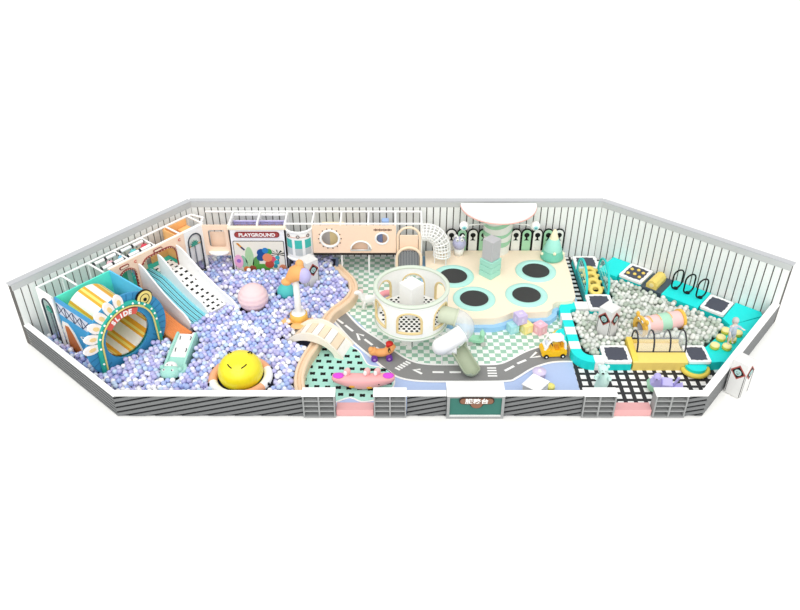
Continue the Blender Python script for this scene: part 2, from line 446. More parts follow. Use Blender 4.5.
sg = MB(); sg.prism(rrect(-.585, .585, -.12, .12, .119, 8), .04, .055, M=T(.02, -.02, .88) @ XZ); sg.prism(arc(0, 0, .21, 180, 360, 16), .03, .045, M=T(.02, -.02, .76) @ XZ)
sg.build('sign_face', mat('#86604c', .5), s1)
text_obj('sign_lettering', '服務台', .235, WHITE, s1, T(.02, -.08, .88) @ XZ, bold=.004, width=.82)

def logo_pillar(loc, a, label):
    t = thing('logo_pillar', label, 'pillar', loc, a, 'white pillars with diamond emblems')
    b = MB(); b.box(-.305, .305, -.305, .305, 0, 1.54, bev=.01, seg=1); b.build('pillar_body', mat('#e2e2e0', .5), t)
    for k in (-1, 0):
        M = RZ(k*PI/2+PI/2) @ T(0, -.307, 0) @ XZ
        e = MB(); d = [(0, 1.42), (.29, 1.1), (0, .78), (-.29, 1.1)]; e.prism(d, 0, .012, M=M)
        eb = e.build('emblem', mat('#a8564f', .5), t)
        e = MB(); e.prism([(x*.78, (z-1.1)*.78+1.1) for x, z in d], .012, .02, M=M); e.build('emblem_field', BLACK, eb)
        e = MB(); e.prism(arc(0, 1.1, .13, 0, 360, 20)[:-1], .02, .03, M=M); e.build('emblem_face', mat('#a9cbc8', .5), eb)
        e = MB()
        for x in (-.045, .045): e.prism(arc(x, 1.12, .02, 0, 360, 8)[:-1], .03, .034, M=M)
        e.prism(arc(0, 1.07, .05, 200, 340, 8), .03, .034, M=M)
        e.build('emblem_eyes', DARK, eb)
        e = MB()
        for x in (-.275, .262): e.prism([(x, 0.05), (x+.02, 0.05), (x+.02, 1.08), (x, 1.08)], 0, .006, M=M)
        e.build('edge_stripe', BLACK, t)
    return t
logo_pillar((12.53, 22.66, 0), R(-47), 'white emblem pillar standing outside against the right front wall')

# ------------------------------------------------------------------ left wall frame (u along the wall, n into the hall)
L0 = Vector((-14.85, 25.46)); LU = Vector((.629, .777)); LN = Vector((.777, -.629)); LA = math.atan2(.777, .629)
def lw(u, n): p = L0+LU*u+LN*n; return (p.x, p.y)
def lthing(name, label, cat, u, n, z=0, group=None):
    p = lw(u, n); return thing(name, label, cat, (p[0], p[1], z), LA, group)

# --- left climbing frame
t = lthing('climbing_frame', 'peach climbing frame with arched openings along the left wall', 'climbing frame', 0, 0)
N0, N1, ZT = .33, 1.4, 2.52
posts_u = [.77, 1.86, 3.05, 4.28, 5.62, 6.9, 8.1]
for u in posts_u:
    b = MB(); b.cyl((u, -N0, 0), (u, -N0, ZT), .04, n=10); b.build('post', WHITE, t)
    b = MB(); b.cyl((u, -N0, ZT), (u, -N1, ZT), .045, n=10); b.build('crossbar', WHITE, t)
b = MB(); _q = Vector((-8.75, 31.4))-L0
b.tube([(.77, -N0, ZT), (7.6, -N0, ZT), (8.05, -N0, ZT), (8.3, -N0-.05, ZT), (_q.dot(LU), -_q.dot(LN), ZT+.01)], .05, n=10); b.build('top_rail', WHITE, t)
b = MB(); b.cyl((_q.dot(LU), -_q.dot(LN), ZT), (7.95, -N1, ZT), .045, n=10); b.build('crossbar', WHITE, t)
b = MB(); b.cyl((3.3, -N1+.06, ZT), (7.95, -N1+.06, ZT), .045, n=10); b.build('top_rail', WHITE, t)
# facade with two openings
small = arch(3.66, 4.42, .95, 2.16, .3); big = rrect(4.74, 6.52, .7, 2.24, .45, 6)
big = [(x, max(z, 1.0)) for x, z in big]
big = [(4.74, 1.0), (6.52, 1.0)]+arc(6.07, 1.8, .45, 0, 90, 6)+arc(5.19, 1.8, .45, 90, 180, 6)
b = MB(); b.prism([(3.3, .0), (7.02, .0), (7.02, ZT), (3.3, ZT)], 0, .06, holes=[small, big], M=T(0, -N1+.03, 0) @ XZ)
b.build('arched_panel', PEACH, t)
for lp in (small, big):
    pth = lp[2:]
    b = MB(); b.tube([(x, -N1-.04, z) for x, z in [(lp[1][0], lp[1][1])]+pth+[(lp[0][0], lp[0][1])]], .045, n=6); tr = b.build('arch_trim', BROWN, t)
    b = MB()
    L = [(lp[1][0], lp[1][1])]+pth+[(lp[0][0], lp[0][1])]
    for i in range(len(L)-1):
        x0, z0 = L[i]; x1, z1 = L[i+1]; d = math.hypot(x1-x0, z1-z0); k = max(1, int(d/.14))
        for q in range(k): b.sphere((x0+(x1-x0)*q/k, -N1-.085, z0+(z1-z0)*q/k), .02, n=6)
    b.build('bulbs', mat('#f5e4c8', .4), tr)
for u, z in ((3.96, 2.34), (5.63, 2.37)):
    b = MB(); b.prism(rrect(u-.22, u+.22, z-.07, z+.07, .06, 4), 0, .04, M=T(0, -N1-.03, 0) @ XZ); p = b.build('name_plate', BROWN, t)
    b = MB(); b.prism(rrect(u-.18, u+.18, z-.04, z+.04, .035, 4), .04, .05, M=T(0, -N1-.03, 0) @ XZ); b.build('plate_face', mat('#f3dcc4', .5), p)
for u, z in ((4.52, 2.33), (6.76, 2.33)):
    b = MB(); b.torus((0, 0, 0), .055, .018, 14, 6, M=T(u, -N1-.04, z) @ XZ, a0=R(40), a1=R(320)); b.build('crescent_mark', mat('#d2705f', .5), t)
# decks and inner coloured boards
b = MB(); b.box(3.1, 6.95, -N1+.08, -N0, .98, 1.16, bev=.02); b.build('deck', mat('#3ac3b0', .5), t)
for u0, u1, c in ((4.78, 4.95, '#a9bcd8'), (4.95, 5.17, '#e3d36f'), (5.17, 5.5, '#f3d9bc'), (3.62, 3.9, '#f3e6cf'), (3.98, 4.2, '#35ad86'), (4.2, 4.4, '#8fd0c0')):
    q = .5 if u0 < 4.45 else 0
    b = MB(); b.box(u0, u1, -.62-q, -.56-q, 1.16, 2.3); b.build('inner_board', mat(c, .5), t)
b = MB(); b.box(6.72, 7.96, -N1+.08, -N0-.05, 1.62, 1.66); b.box(6.72, 6.76, -N1+.1, -N0-.02, 1.2, 2.48); b.box(6.72, 7.96, -N0-.08, -N0-.04, 1.2, 2.48)
b.build('orange_compartment', mat('#fbc27e', .5), t)
b = MB(); b.box(7.4, 7.94, -.85, -.45, 1.66, 2.2, bev=.04); b.build('compartment_step', mat('#fbc27e', .5), t)
b = MB(); b.box(5.85, 6.72, -N0-.1, -N0-.06, 1.16, 1.9); b.build('orange_board', mat('#f6b878', .5), t)
b = MB(); b.box(1.0, 3.05, -.36, -.3, .3, 2.3); b.build('mint_net_panel', mat('#cfe6dc', .6), t) if 0 else None
def palm_panel(parent, M, w, z0, z1, sgn=1):
    hole = arch(-w/2+.16, w/2-.16, z0, z1-.26)
    b = MB(); b.prism([(-w/2, z0), (w/2, z0), (w/2, z1), (-w/2, z1)] if 0 else [(-w/2, z0-.001), (w/2, z0-.001), (w/2, z1), (-w/2, z1)], 0, .05, M=M, holes=[[(x, z+.004 if z == z0 else z) for x, z in hole]])
    p = b.build('palm_panel', WHITE, parent)
    b = MB(); b.tube([tuple(M @ Vector((x, z, .055))) for x, z in hole[1:]+hole[:1]], .035, n=6); b.build('arch_trim', mat('#3a3f48', .5), p)
    b = MB(); b.prism([(-.03, z0+.02), (.03, z0+.02), (.015, z1-.85), (-.02, z1-.85)], .0, .04, M=M)
    b.build('palm_trunk', mat('#80858c', .5), p)
    pts = []
    for i in range(15):
        a = R(-35+250*i/14); rr = .2 if i % 2 else .11
        pts.append((rr*math.cos(a)*1.05, z1-.78+rr*math.sin(a)))
    b = MB(); b.prism(pts, .0, .05, M=M); b.build('palm_leaves', mat('#3f9a86', .5), p)
    return p
palm_panel(t, T(7.52, -N1+.03, 0) @ XZ, 1.0, .25, ZT)
palm_panel(t, T(.77, -.93, 0) @ RZ(-PI/2) @ XZ, 1.02, .25, ZT)
b = MB(); b.cyl((.77, -N1, ZT), (.77, -N1, 0), .04, n=10); b.build('post', WHITE, t)

t_frame = t
b = MB(); b.box(7.1, 7.94, -1.3, -1.26, .75, 2.3); b.build('inner_board', WHITE, t)
# fat rollers and hanging bags inside the frame
def bag(u, n, c, label):
    t = lthing('hanging_bag', label, 'bag', u, n, 2.02, 'small bags hung inside the left climbing frame')
    b = MB(); b.lathe([(.0, .0), (.13, .02), (.18, .14), (.17, .36), (.11, .49), (.02, .52)], 14); b.build('bag_body', mat(c, .5), t)
    b = MB(); b.cyl((0, 0, .5), (0, 0, .56), .02, n=6); b.build('cord', BLACK, t)
bag(3.7, .9, '#eec0c8', 'small pink bag hung in the left frame, nearest the blue tunnel slide')
bag(4.25, .9, '#7cc3dc', 'small sky blue bag hung in the left frame behind the small arch')
bag(4.85, .88, '#69c3c3', 'small teal bag hung in the left frame behind the big arch')
bag(5.4, .86, '#d64a5a', 'small red bag hung in the left frame next to the orange compartment')
for u0, u1 in ((3.12, 4.2), (4.36, 5.55)):
    for n in (.62, 1.16):
        for q in range(2):
            m = u0+(u1-u0)*(q+.5)/2; hw = (u1-u0)/4-.05
            b = MB(); b.cyl((m-hw, -n, 2.53), (m+hw, -n, 2.53), .075, n=12); r = b.build('roller', WHITE, t_frame)
            for e in (-1, 1):
                b = MB(); b.cyl((m+e*hw, -n, 2.53), (m+e*(hw+.035), -n, 2.53), .08, n=12); b.build('roller_cap', DARK, r)

# --- blue tunnel slide with the crowned arch
t = lthing('tunnel_slide', 'blue slide house with a yellow striped tunnel and petal-crowned SLIDE arch', 'slide', 2.0, 4.03)
def lx(u): return u-2.0
def ly(n): return 4.03-n
zb = 2.5
b = MB(); b.box(lx(.84), lx(.9), ly(3.98), ly(1.42), 0, zb); b.build('side_wall', mat('#3f96c8', .5), t)
b = MB(); b.box(lx(.9), lx(.915), ly(3.94), ly(1.47), .9, zb-.02); b.build('inner_lining', mat('#66e6d2', .5), t)
b = MB(); b.box(lx(3.27), lx(3.33), ly(3.98), ly(1.42), 0, zb); b.build('side_wall', mat('#5cc4ec', .5), t)
b = MB(); b.box(lx(.9), lx(3.27), ly(1.47), ly(1.42), 0, zb); b.build('back_wall', mat('#66f6dc', .5), t)
b = MB(); b.box(lx(.9), lx(3.27), ly(3.7), ly(1.47), .05, .12); b.build('house_floor', mat('#66f6dc', .5), t)
# truss frieze and orange hill on the outer side
b = MB(); M = T(lx(.84), 0, 0) @ RZ(-PI/2) @ XZ     # drawing x -> along -n side, front -> -u
def sx(n): return -ly(n)
b.prism([(sx(1.44), 1.78), (sx(3.6), 1.78), (sx(3.6), 2.3), (sx(1.44), 2.3)], 0, .012, M=M); fz = b.build('truss_panel', mat('#c3c8d6', .5), t)
b = MB()
for k in range(4):
    x0 = sx(1.5+k*.54); x1 = x0+.5
    for (xa, za), (xb, zb2) in (((x0, 1.8), (x1, 2.28)), ((x0, 2.28), (x1, 1.8)), ((x0, 1.8), (x0, 2.28))):
        b.tube([tuple(M @ Vector((xa, za, .02))), tuple(M @ Vector((xb, zb2, .02)))], .016, n=5)
b.build('truss_bars', mat('#3b4660', .5), fz)
b = MB(); b.prism([(sx(1.45), .1), (sx(2.75), .1), (sx(2.6), .55), (sx(2.3), 1.2), (sx(1.95), 1.5), (sx(1.55), 1.45), (sx(1.45), 1.2)], 0, .012, M=M); hb = b.build('hill_outline', OFFW, t)
b = MB(); b.prism([(sx(1.62), .1), (sx(2.6), .1), (sx(2.45), .5), (sx(2.15), 1.1), (sx(1.95), 1.35), (sx(1.68), 1.3)], .012, .02, M=M); b.build('hill', mat('#c2713c', .5), hb)
b = MB(); b.tube([tuple(M @ Vector((x, z, .02))) for x, z in ((sx(2.75), 1.25), (sx(3.25), 1.45), (sx(3.15), .95))], .02, n=5, closed=True); b.build('flag_outline', OFFW, t)
# barrel
zc0 = 1.33
stripe = ['#f7f3e6', '#efb13c', '#f7f3e6', '#f4e6a0', '#eda92f', '#f7f3e6']
b = MB()
def bmf(i, j): return [0, 0, 0, 1, 1, 2, 1, 0, 0, 0, 0, 1, 2, 1][i % 14]
b.lathe([(.98, 0.06), (.98, 2.42)], 56, M=T(0, 0, zc0) @ RX(R(-85)), matf=bmf)
b.lathe([(.94, 2.42), (.94, 0.06)], 56, M=T(0, 0, zc0) @ RX(R(-85)), matf=bmf)
b.build('striped_barrel', [mat('#f7f3ea', .45), mat('#efad35', .45), mat('#f6e27a', .45)], t)
# slide bed within the barrel
# arch plate
def fan(r0): return arc(0, zc0, r0, -44, 224, 40)
hole = arc(0, zc0, .96, 0, 360, 40)[:-1]
b = MB(); b.prism(arc(0, zc0, 1.74, -43, 223, 44), 0, .08, holes=[hole], M=XZ); pl = b.build('arch_plate', mat('#3f93c4', .5), t)
b = MB()
for k in range(27):
    a = R(-40+k*10)
    b.tube([(1.2*math.cos(a), -.09, zc0+1.2*math.sin(a)), (1.72*math.cos(a), -.09, zc0+1.72*math.sin(a))], .012, n=5)
b.build('fan_ribs', mat('#2c719f', .5), pl)
for k in range(6):
    a = R(172-k*15.6); Mp = T(1.54*math.cos(a), -.08, zc0+1.54*math.sin(a)) @ RY(-a) @ XZ
    b = MB(); b.prism([(x*1.0, y) for x, y in arc(.02, 0, .35, 0, 360, 24, .19)[:-1]], 0, .09, bev=.03, M=Mp, smooth=False); pe = b.build('petal', mat('#f5eeea', .5), t)
    b = MB(); b.prism(arc(.02, 0, .15, 0, 360, 10, .085)[:-1], .09, .1, M=Mp); b.build('petal_spot', mat('#efcf92', .5), pe)
pth = [(1.3, 0)]+[(x, z) for x, z in arc(0, zc0+.1, 1.25, 0, 180, 28)]+[(-1.3, 0)]
b = MB(); b.tube([(x, -.12, z) for x, z in pth], .1, n=10, sq=1.0); ar = b.build('teal_arch', mat('#2fae9e', .45), t)
b = MB(); b.tube([(x*.92, -.2, z*.96) for x, z in pth], .035, n=8); b.build('yellow_piping', mat('#e8d784', .45), ar)
b = MB()
for k in range(13):
    i = 1+k*28//12; x, z = pth[min(i, len(pth)-1)]; b.sphere((x, -.22, z), .045, n=10)
for z in (.3, .75):
    for sxx in (-1.29, 1.29): b.sphere((sxx, -.22, z), .045, n=10)
b.build('bulbs', WHITE, ar)
bn = [(x, z) for x, z in arc(0, zc0, 1.14, 58, 138, 20)]+[(x, z) for x, z in arc(0, zc0, .88, 138, 58, 20)]
b = MB(); b.prism(bn, .0, .06, M=T(0, -.12, 0) @ XZ); bo = b.build('banner', mat('#de5f52', .5), t)
for k, ch in enumerate('SLIDE'):
    a = R(120-k*11); q = T(1.0*math.cos(a), -.185, zc0+1.0*math.sin(a)) @ RY(-(a-PI/2)) @ XZ
    text_obj('letter', ch, .27, WHITE, bo, q, bold=.014)
b = MB(); Me = T(.95, -.1, zc0+1.2) @ XZ
b.prism(arc(0, 0, .36, 0, 360, 28)[:-1], 0, .08, M=Me); ey = b.build('eye_disc', BLACK, t)
b = MB(); b.prism(arc(0, 0, .32, 0, 360, 28)[:-1], .08, .1, M=Me); e2 = b.build('eye_ring', mat('#eedb84', .5), ey)
b = MB(); b.torus((0, 0, .1), .2, .015, 24, 6, M=Me); b.prism(arc(0, -.03, .07, 0, 360, 16)[:-1], .1, .13, M=Me); b.build('pupil', BLACK, e2) 

# --- orange slide
t = lthing('orange_slide', 'ribbed orange slide between the blue slide house and the teal slide', 'slide', 3.98, 1.45)
prof = [(0, 1.12), (.5, 1.06), (1.2, .82), (2.0, .56), (2.8, .4), (3.35, .36)]
prof = smooth(prof, 5)
b = MB(); K = 9
for k in range(K):
    x = -.4+.8*k/K; w = .8/K
    for i in range(len(prof)-1):
        (n0, z0), (n1, z1) = prof[i], prof[i+1]
        v = [(x, -n0, z0), (x+w/2, -n0, z0+.045), (x+w, -n0, z0), (x, -n1, z1), (x+w/2, -n1, z1+.045), (x+w, -n1, z1)]
        b.add(v, [(0, 1, 4, 3), (1, 2, 5, 4)], 0, False)
b.build('slide_bed', mat('#ee9a5e', .5), t)
b = MB(); pp = prof+[(3.35, .0), (0, .0)]
b.prism([(n, z-.02 if z > 0 else 0) for n, z in pp], -.41, .41, M=Matrix(((0, 0, 1, 0), (-1, 0, 0, 0), (0, 1, 0, 0), (0, 0, 0, 1)))); b.build('slide_core', mat('#e58d50', .5), t)

# --- twin slide
YZ = Matrix(((0, 0, 1, 0), (-1, 0, 0, 0), (0, 1, 0, 0), (0, 0, 0, 1)))   # drawing x -> forward (-y), y -> up, extrusion -> +x
t = lthing('twin_slide', 'double slide with a teal wavy lane and a white dotted lane', 'slide', 5.6, 1.45)
side_top = smooth([(0, 2.18), (.3, 2.1), (.8, 1.74), (1.5, 1.28), (2.2, .95), (2.65, .78), (2.95, .5)], 4)
bed = smooth([(-.62, 1.22), (0, 1.2), (.4, 1.16), (1.0, .92), (1.6, .68), (2.2, .48), (2.85, .34)], 5)
for x, ex in ((-.98, 0), (-.02, 0), (.95, .75)):
    b = MB(); b.prism([(n+(ex*n/2.95), z) for n, z in side_top]+[(2.95+ex, 0), (0, 0)], x-.035, x+.035, M=YZ, bev=0); b.build('side_panel', mat('#f7f7f6', .4), t)
b = MB(); b.prism(bed+[(2.85, 0), (.1, 0), (.1, .96), (-.62, 1.17)], -.94, -.06, M=YZ); tl = b.build('teal_lane', mat('#9be6f0', .4), t)
b = MB()
for k in range(5):
    x = -.86+k*.18
    b.tube([(x, -n, z+.02) for n, z in bed], .03, n=6)
b.build('lane_ridges', mat('#84dbe8', .4), tl)
b = MB()
for k in range(4):
    x = -.77+k*.18
    b.tube([(x, -n, z+.018) for n, z in bed], .014, n=5)
b.build('lane_lines', mat('#2b4a5c', .5), tl)
b = MB(); b.prism(bed+[(2.85, 0), (.1, 0), (.1, .96), (-.62, 1.17)], .02, .92, M=YZ)
b.build('white_lane', pattern_mat('dotted_lane', '#f7f7f5', '#1a1a1a', .16, -.1, (.29, .03), (.05, -.26), .075, .05), t)

# ------------------------------------------------------------------ frames along the back wall
YF = 30.78
t = thing('pole_frame', 'white pole frame of the play deck along the back wall', 'frame', (-3.9, 31.3, 0))
def gx(x): return x+3.9
b = MB(); b.cyl((gx(-8.75), .62, 2.54), (gx(.95), .62, 2.54), .05, n=10); b.build('top_rail', WHITE, t)
b = MB(); b.cyl((gx(-5.05), -.48, 2.54), (gx(.95), -.48, 2.54), .045, n=10); b.build('top_rail', WHITE, t)
for x in (-7.5, -6.28, -5.06, -3.86, -2.62, -1.4, -.2, .95):
    if x > -5: 
        b = MB(); b.cyl((gx(x), -.48, 0), (gx(x), -.48, 2.54), .045, n=10); b.build('post', WHITE, t)
    b = MB(); b.cyl((gx(x), .62, 0), (gx(x), .62, 2.54), .045, n=10); b.build('post', WHITE, t)
    b = MB(); b.cyl((gx(x), -.48, 2.54), (gx(x), .62, 2.54), .045, n=10); b.build('crossbar', WHITE, t)
b = MB(); b.box(gx(-5.0), gx(.9), -.44, .58, 1.04, 1.12); b.build('deck', mat('#4a4746', .7), t)
b = MB(); b.box(gx(-.82), gx(-.5), .1, .4, 1.12, 2.35, bev=.03); b.build('blue_bolster', mat('#9dbbe8', .5), t)
b = MB(); b.box(gx(-3.5), gx(-2.5), .2, .3, 1.12, 2.2); b.build('inner_board', mat('#f0e3bd', .5), t)

# corner panel with basin
p0 = at(203, 225, 2.52)
t = thing('window_panel', 'peach corner panel with a window and a white half-round ledge', 'panel', (-8.08, YF, 0))
b = MB(); b.prism([(-.6, .98), (.52, .98), (.52, 2.52), (-.6, 2.52)], 0, .06, holes=[rrect(-.38, .36, 1.4, 2.28, .12)], M=XZ); b.build('panel', PEACH, t)
b = MB(); b.box(-.38, .36, .25, .3, 1.2, 2.0); b.build('inner_board', PEACH, t)
b = MB(); b.prism(arc(0, 0, .46, 180, 360, 20, .3), 1.14, 1.2, M=T(0, -.05, 0)); b.build('ledge', WHITE, t)
for x in (-.62, .53):
    b = MB(); b.cyl((x, .03, 0), (x, .03, 2.52), .045, n=10); b.build('post', WHITE, t)

# PLAYGROUND booth
t = thing('playground_booth', 'white booth with a red PLAYGROUND sign and a jungle mural front', 'booth', (-6.28, 30.62, 0))
b = MB(); b.box(-1.25, 1.25, 0, .07, 0, 2.36); b.box(-1.25, -1.19, 0, 1.1, 0, 2.36); b.box(1.19, 1.25, 0, 1.1, 0, 2.36); b.build('booth_body', mat('#f2f1f4', .5), t)
b = MB(); b.box(-1.28, 1.28, -.05, .12, 2.36, 2.5, bev=.02); b.build('beam', mat('#f4ead0', .5), t)
for x in (-1.2, 0, 1.2):
    b = MB(); b.box(x-.035, x+.035, .12, 1.2, 2.42, 2.5); b.build('crossbar', WHITE, t)
b = MB(); b.box(-1.28, 1.28, 1.14, 1.22, 2.42, 2.5); b.build('crossbar', WHITE, t)
b = MB(); b.box(-1.18, 1.18, .9, .96, 1.3, 2.3); sh = b.build('inner_shelf', mat('#d8d2ee', .5), t)
b = MB()
for k in range(22):
    b.box(-1.12+k*.102, -1.06+k*.102, .84, .9, 1.9, 2.08+.06*(k % 3))
b.build('shelf_row', mat('#e6bcc0', .5), sh)
b = MB()
for k in range(2): b.box(-1.15, 1.15, .82, .9, 2.16+k*.11, 2.2+k*.11)
b.build('shelf_rails', mat('#b7b0e0', .5), sh)
b = MB(); b.prism(rrect(-1.0, .98, 1.98, 2.26, .139, 8), 0, .05, M=XZ); sg = b.build('sign_board', mat('#7e2b2b', .5), t)
b = MB(); b.prism(rrect(-.96, .94, 2.01, 2.23, .109, 8), .05, .056, M=XZ); b.build('sign_face', mat('#a54646', .5), sg)
text_obj('sign_lettering', 'PLAYGROUND', .23, WHITE, sg, T(0, -.064, 2.12) @ XZ, bold=.006, width=1.6)
b = MB(); b.prism(rrect(-1.12, 1.14, .1, 1.8, .06, 4), 0, .02, M=XZ); mb_ = b.build('mural_rim', mat('#5d5d60', .5), t)
b = MB(); b.prism(rrect(-1.09, 1.11, .13, 1.77, .05, 4), .02, .03, M=XZ); mu = b.build('mural', mat('#e9e4d8', .6), t)
def leaf(x, z, w, h, c, nm, lean=0):
    b = MB(); b.prism([(x+w*math.sin(a)*.5+lean*(1-math.cos(a))*.5, z+h*(1-math.cos(a))/2) for a in [2*PI*i/20 for i in range(20)]], .03, .04, M=XZ); b.build(nm, mat(c, .6), mu)
def blob(x, z, r, c, nm, ry=None):
    b = MB(); b.prism(arc(x, z, r, 0, 360, 18, ry)[:-1], .04, .05+rnd.random()*.006, M=XZ); return b.build(nm, mat(c, .6), mu)
leaf(-.45, .35, .38, 1.15, '#a9cda0', 'mural_leaf'); leaf(-.66, .3, .3, .75, '#8fc0a0', 'mural_leaf', -.1); leaf(-.24, .25, .3, .75, '#5d9a52', 'mural_leaf', .1)
blob(.05, .4, .5, '#5aa046', 'mural_hill', .22); blob(-.95, .75, .2, '#e6a9cc', 'mural_flower', .35); blob(-.94, .78, .1, '#9a6fc0', 'mural_flower')
for k, (x, z, r, c) in enumerate(((.1, 1.2, .2, '#1f4f92'), (.28, 1.32, .14, '#2f7fc0'), (.42, 1.25, .16, '#3c9a55'), (.05, .95, .18, '#27508a'), (.35, .95, .22, '#e78b64'), (.55, .85, .17, '#d9546a'), (.42, .6, .2, '#b94a3c'), (.75, .7, .12, '#35a6b8'), (.8, .95, .1, '#35a6b8'), (1.0, .42, .16, '#d98a6a'), (-.35, .38, .16, '#9c4f3a'), (-.62, .34, .15, '#df8048'), (.68, .5, .1, '#2d8a9c'))):
    blob(x, z, r, c, 'mural_animal')
b = MB()
for k in range(7):
    a = R(200-k*37); b.prism([(.82, 1.12), (.82+.3*math.cos(a)-.06*math.sin(a), 1.15+.22*math.sin(a)), (.82+.34*math.cos(a), 1.1+.22*math.sin(a))], .035, .045, M=XZ)
b.prism([(.8, .6), (.85, .6), (.86, 1.12), (.81, 1.12)], .035, .045, M=XZ); b.build('mural_palm', mat('#232c26', .6), mu)
b = MB(); b.prism([(-.98, 1.68), (-.88, 1.7), (-.68, 1.44), (-.74, 1.38)], .035, .045, M=XZ); b.build('mural_bird', mat('#cf8a3e', .6), mu)
b = MB(); b.prism([(-.8, 1.48), (-.74, 1.52), (-.6, 1.36), (-.66, 1.32)], .046, .05, M=XZ); b.build('mural_bird', mat('#2a3560', .6), mu)

# round tower
t = thing('round_tower', 'round white lookout tower with teal windows beside the booth', 'tower', (-4.46, 30.95, 0))
a0, a1 = R(180), R(360)
b = MB(); b.lathe([(.62, .95), (.62, 2.34)], 24, a0, a1); b.lathe([(.57, 2.34), (.57, .95)], 24, a0, a1); b.build('tower_wall', WHITE, t)
for z, rr in ((2.36, .05), (.97, .06)):
    b = MB(); b.torus((0, 0, z), .61, rr, 24, 8, a0=a0, a1=a1); b.build('ring', WHITE, t)
b = MB(); b.lathe([(0, 1.0), (.58, 1.0)], 24, a0, a1); b.build('tower_floor', mat('#dfe3e3', .5), t)
for k in range(3):
    c = 232+k*38+(-4 if k == 0 else 4 if k == 2 else 0)
    b = MB(); b.lathe([(.628, 1.55), (.628, 1.98)], 6, R(c-15), R(c+15)); w = b.build('tower_window', mat('#45b9b0', .4), t)
    b = MB(); b.lathe([(.628, 1.2), (.628, 1.55)], 6, R(c-15), R(c+15)); b.build('lower_pane', mat('#c4c9ca', .4), w)
for k in range(3):
    a = R(228+k*42); b = MB(); b.torus((0, 0, 0), .065, .018, 14, 6, M=T(.64*math.cos(a), .64*math.sin(a), 2.16) @ RZ(a+PI/2) @ XZ); b.build('ring_ornament', mat('#6c5a50', .5), t)
    if k < 2:
        b = MB(); b.tube([(.64*math.cos(R(q)), .64*math.sin(R(q)), 2.14-.03*math.sin((q-228-k*42)/42*PI)) for q in range(232+k*42, 268+k*42, 5)], .012, n=5); b.build('garland', mat('#d9a08a', .5), t)

# long peach panel with round windows
t = thing('corridor_panel', 'long peach corridor panel with two round windows and a half-round opening', 'panel', (-2.02, YF-.02, 0))
h1 = arc(-1.08, 1.86, .36, 0, 360, 28)[:-1]; h2 = arc(1.22, 1.86, .25, 0, 360, 24)[:-1]; h3 = arc(.28, 1.26, .46, 0, 180, 20)
b = MB(); b.prism([(-1.84, 1.12), (1.84, 1.12), (1.84, 2.5), (-1.84, 2.5)], 0, .06, holes=[h1, h2, h3], M=XZ); b.build('panel', mat('#fadcc2', .55), t)
b = MB(); b.box(-1.84, 1.84, -.075, .06, 1.02, 1.12); b.build('bottom_beam', mat('#2f2a28', .6), t)
b = MB(); b.torus((-1.08, 1.86, 0.06), .41, .055, 36, 8, M=XZ); p = b.build('porthole_ring', WHITE, t)
b = MB()
for k in range(14):
    a = 2*PI*k/14; b.sphere((-1.08+.5*math.cos(a), -.07, 1.86+.5*math.sin(a)), .03, n=8)
b.build('ring_studs', mat('#5a4436', .5), p)
b = MB(); b.torus((1.22, 1.86, .06), .28, .04, 30, 8, M=XZ); b.build('porthole_ring', WHITE, t)
b = MB(); b.tube([(x, -.06, z) for x, z in h3], .04, n=8, closed=True); b.build('half_round_rim', WHITE, t)
b = MB(); b.box(1.0, 1.24, .3, .5, 1.3, 2.1, bev=.05); b.build('inner_cushion', mat('#8fa6dc', .5), t)
b = MB(); b.box(-1.5, -1.12, .4, .44, 1.14, 2.3); b.build('inner_board', mat('#c6c6c8', .5), t)
b = MB(); b.box(-1.12, -.65, .4, .44, 1.14, 2.3); b.build('inner_board', mat('#f0e0ae', .5), t)
b = MB(); b.box(-.35, .68, .16, .2, 1.14, 2.0); b.build('inner_board', PEACH, t)
b = MB(); b.box(1.24, 1.6, .45, .5, 1.14, 2.2); b.build('inner_board', PEACH, t)
b = MB()
for k in range(13):
    hh = .035+.012*(k*5 % 3); x = .86+k*.062
    b.prism([(x, 2.3-hh), (x+.045, 2.3-hh), (x+.045, 2.3+hh), (x, 2.3+hh)], .06, .066, M=XZ)
b.build('small_lettering', mat('#6d4a3a', .5), t)

# arch ladder
t = thing('arch_ladder', 'peach stepped arches with a bead curtain at the right end of the deck', 'arch', (.4, YF-.12, 0))
def archframe(x0, x1, z0, z1, y, w, m, nm):
    o = arch(x0, x1, z0, z1); i = arch(x0+w, x1-w, z0+.001, z1-w)
    b = MB(); b.tube([(x, y, z) for x, z in [o[1]]+o[2:]+[o[0]]], w/2, n=8); return b.build(nm, m, t)
ARP = mat('#f8e0c4', .5)
archframe(-.5, .48, 1.12, 2.38, .12, .12, ARP, 'upper_arch'); archframe(-.54, .54, 0, 1.5, -.12, .13, ARP, 'lower_arch')
b = MB(); b.box(-.42, .4, .08, .14, 1.2, 2.0, bev=.02); b.build('back_board', PEACH, t)
b = MB()
for k in range(13): b.box(-.44+k*.07, -.4+k*.07, -.03, .0, .02, 1.32-abs(k-6)*.02)
b.build('strip_curtain', mat('#a9abb0', .5), t)['kind'] = 'stuff'
b = MB(); b.box(-.48, .48, .04, .08, .0, 1.1); b.build('dark_backing', mat('#6f7278', .6), t)

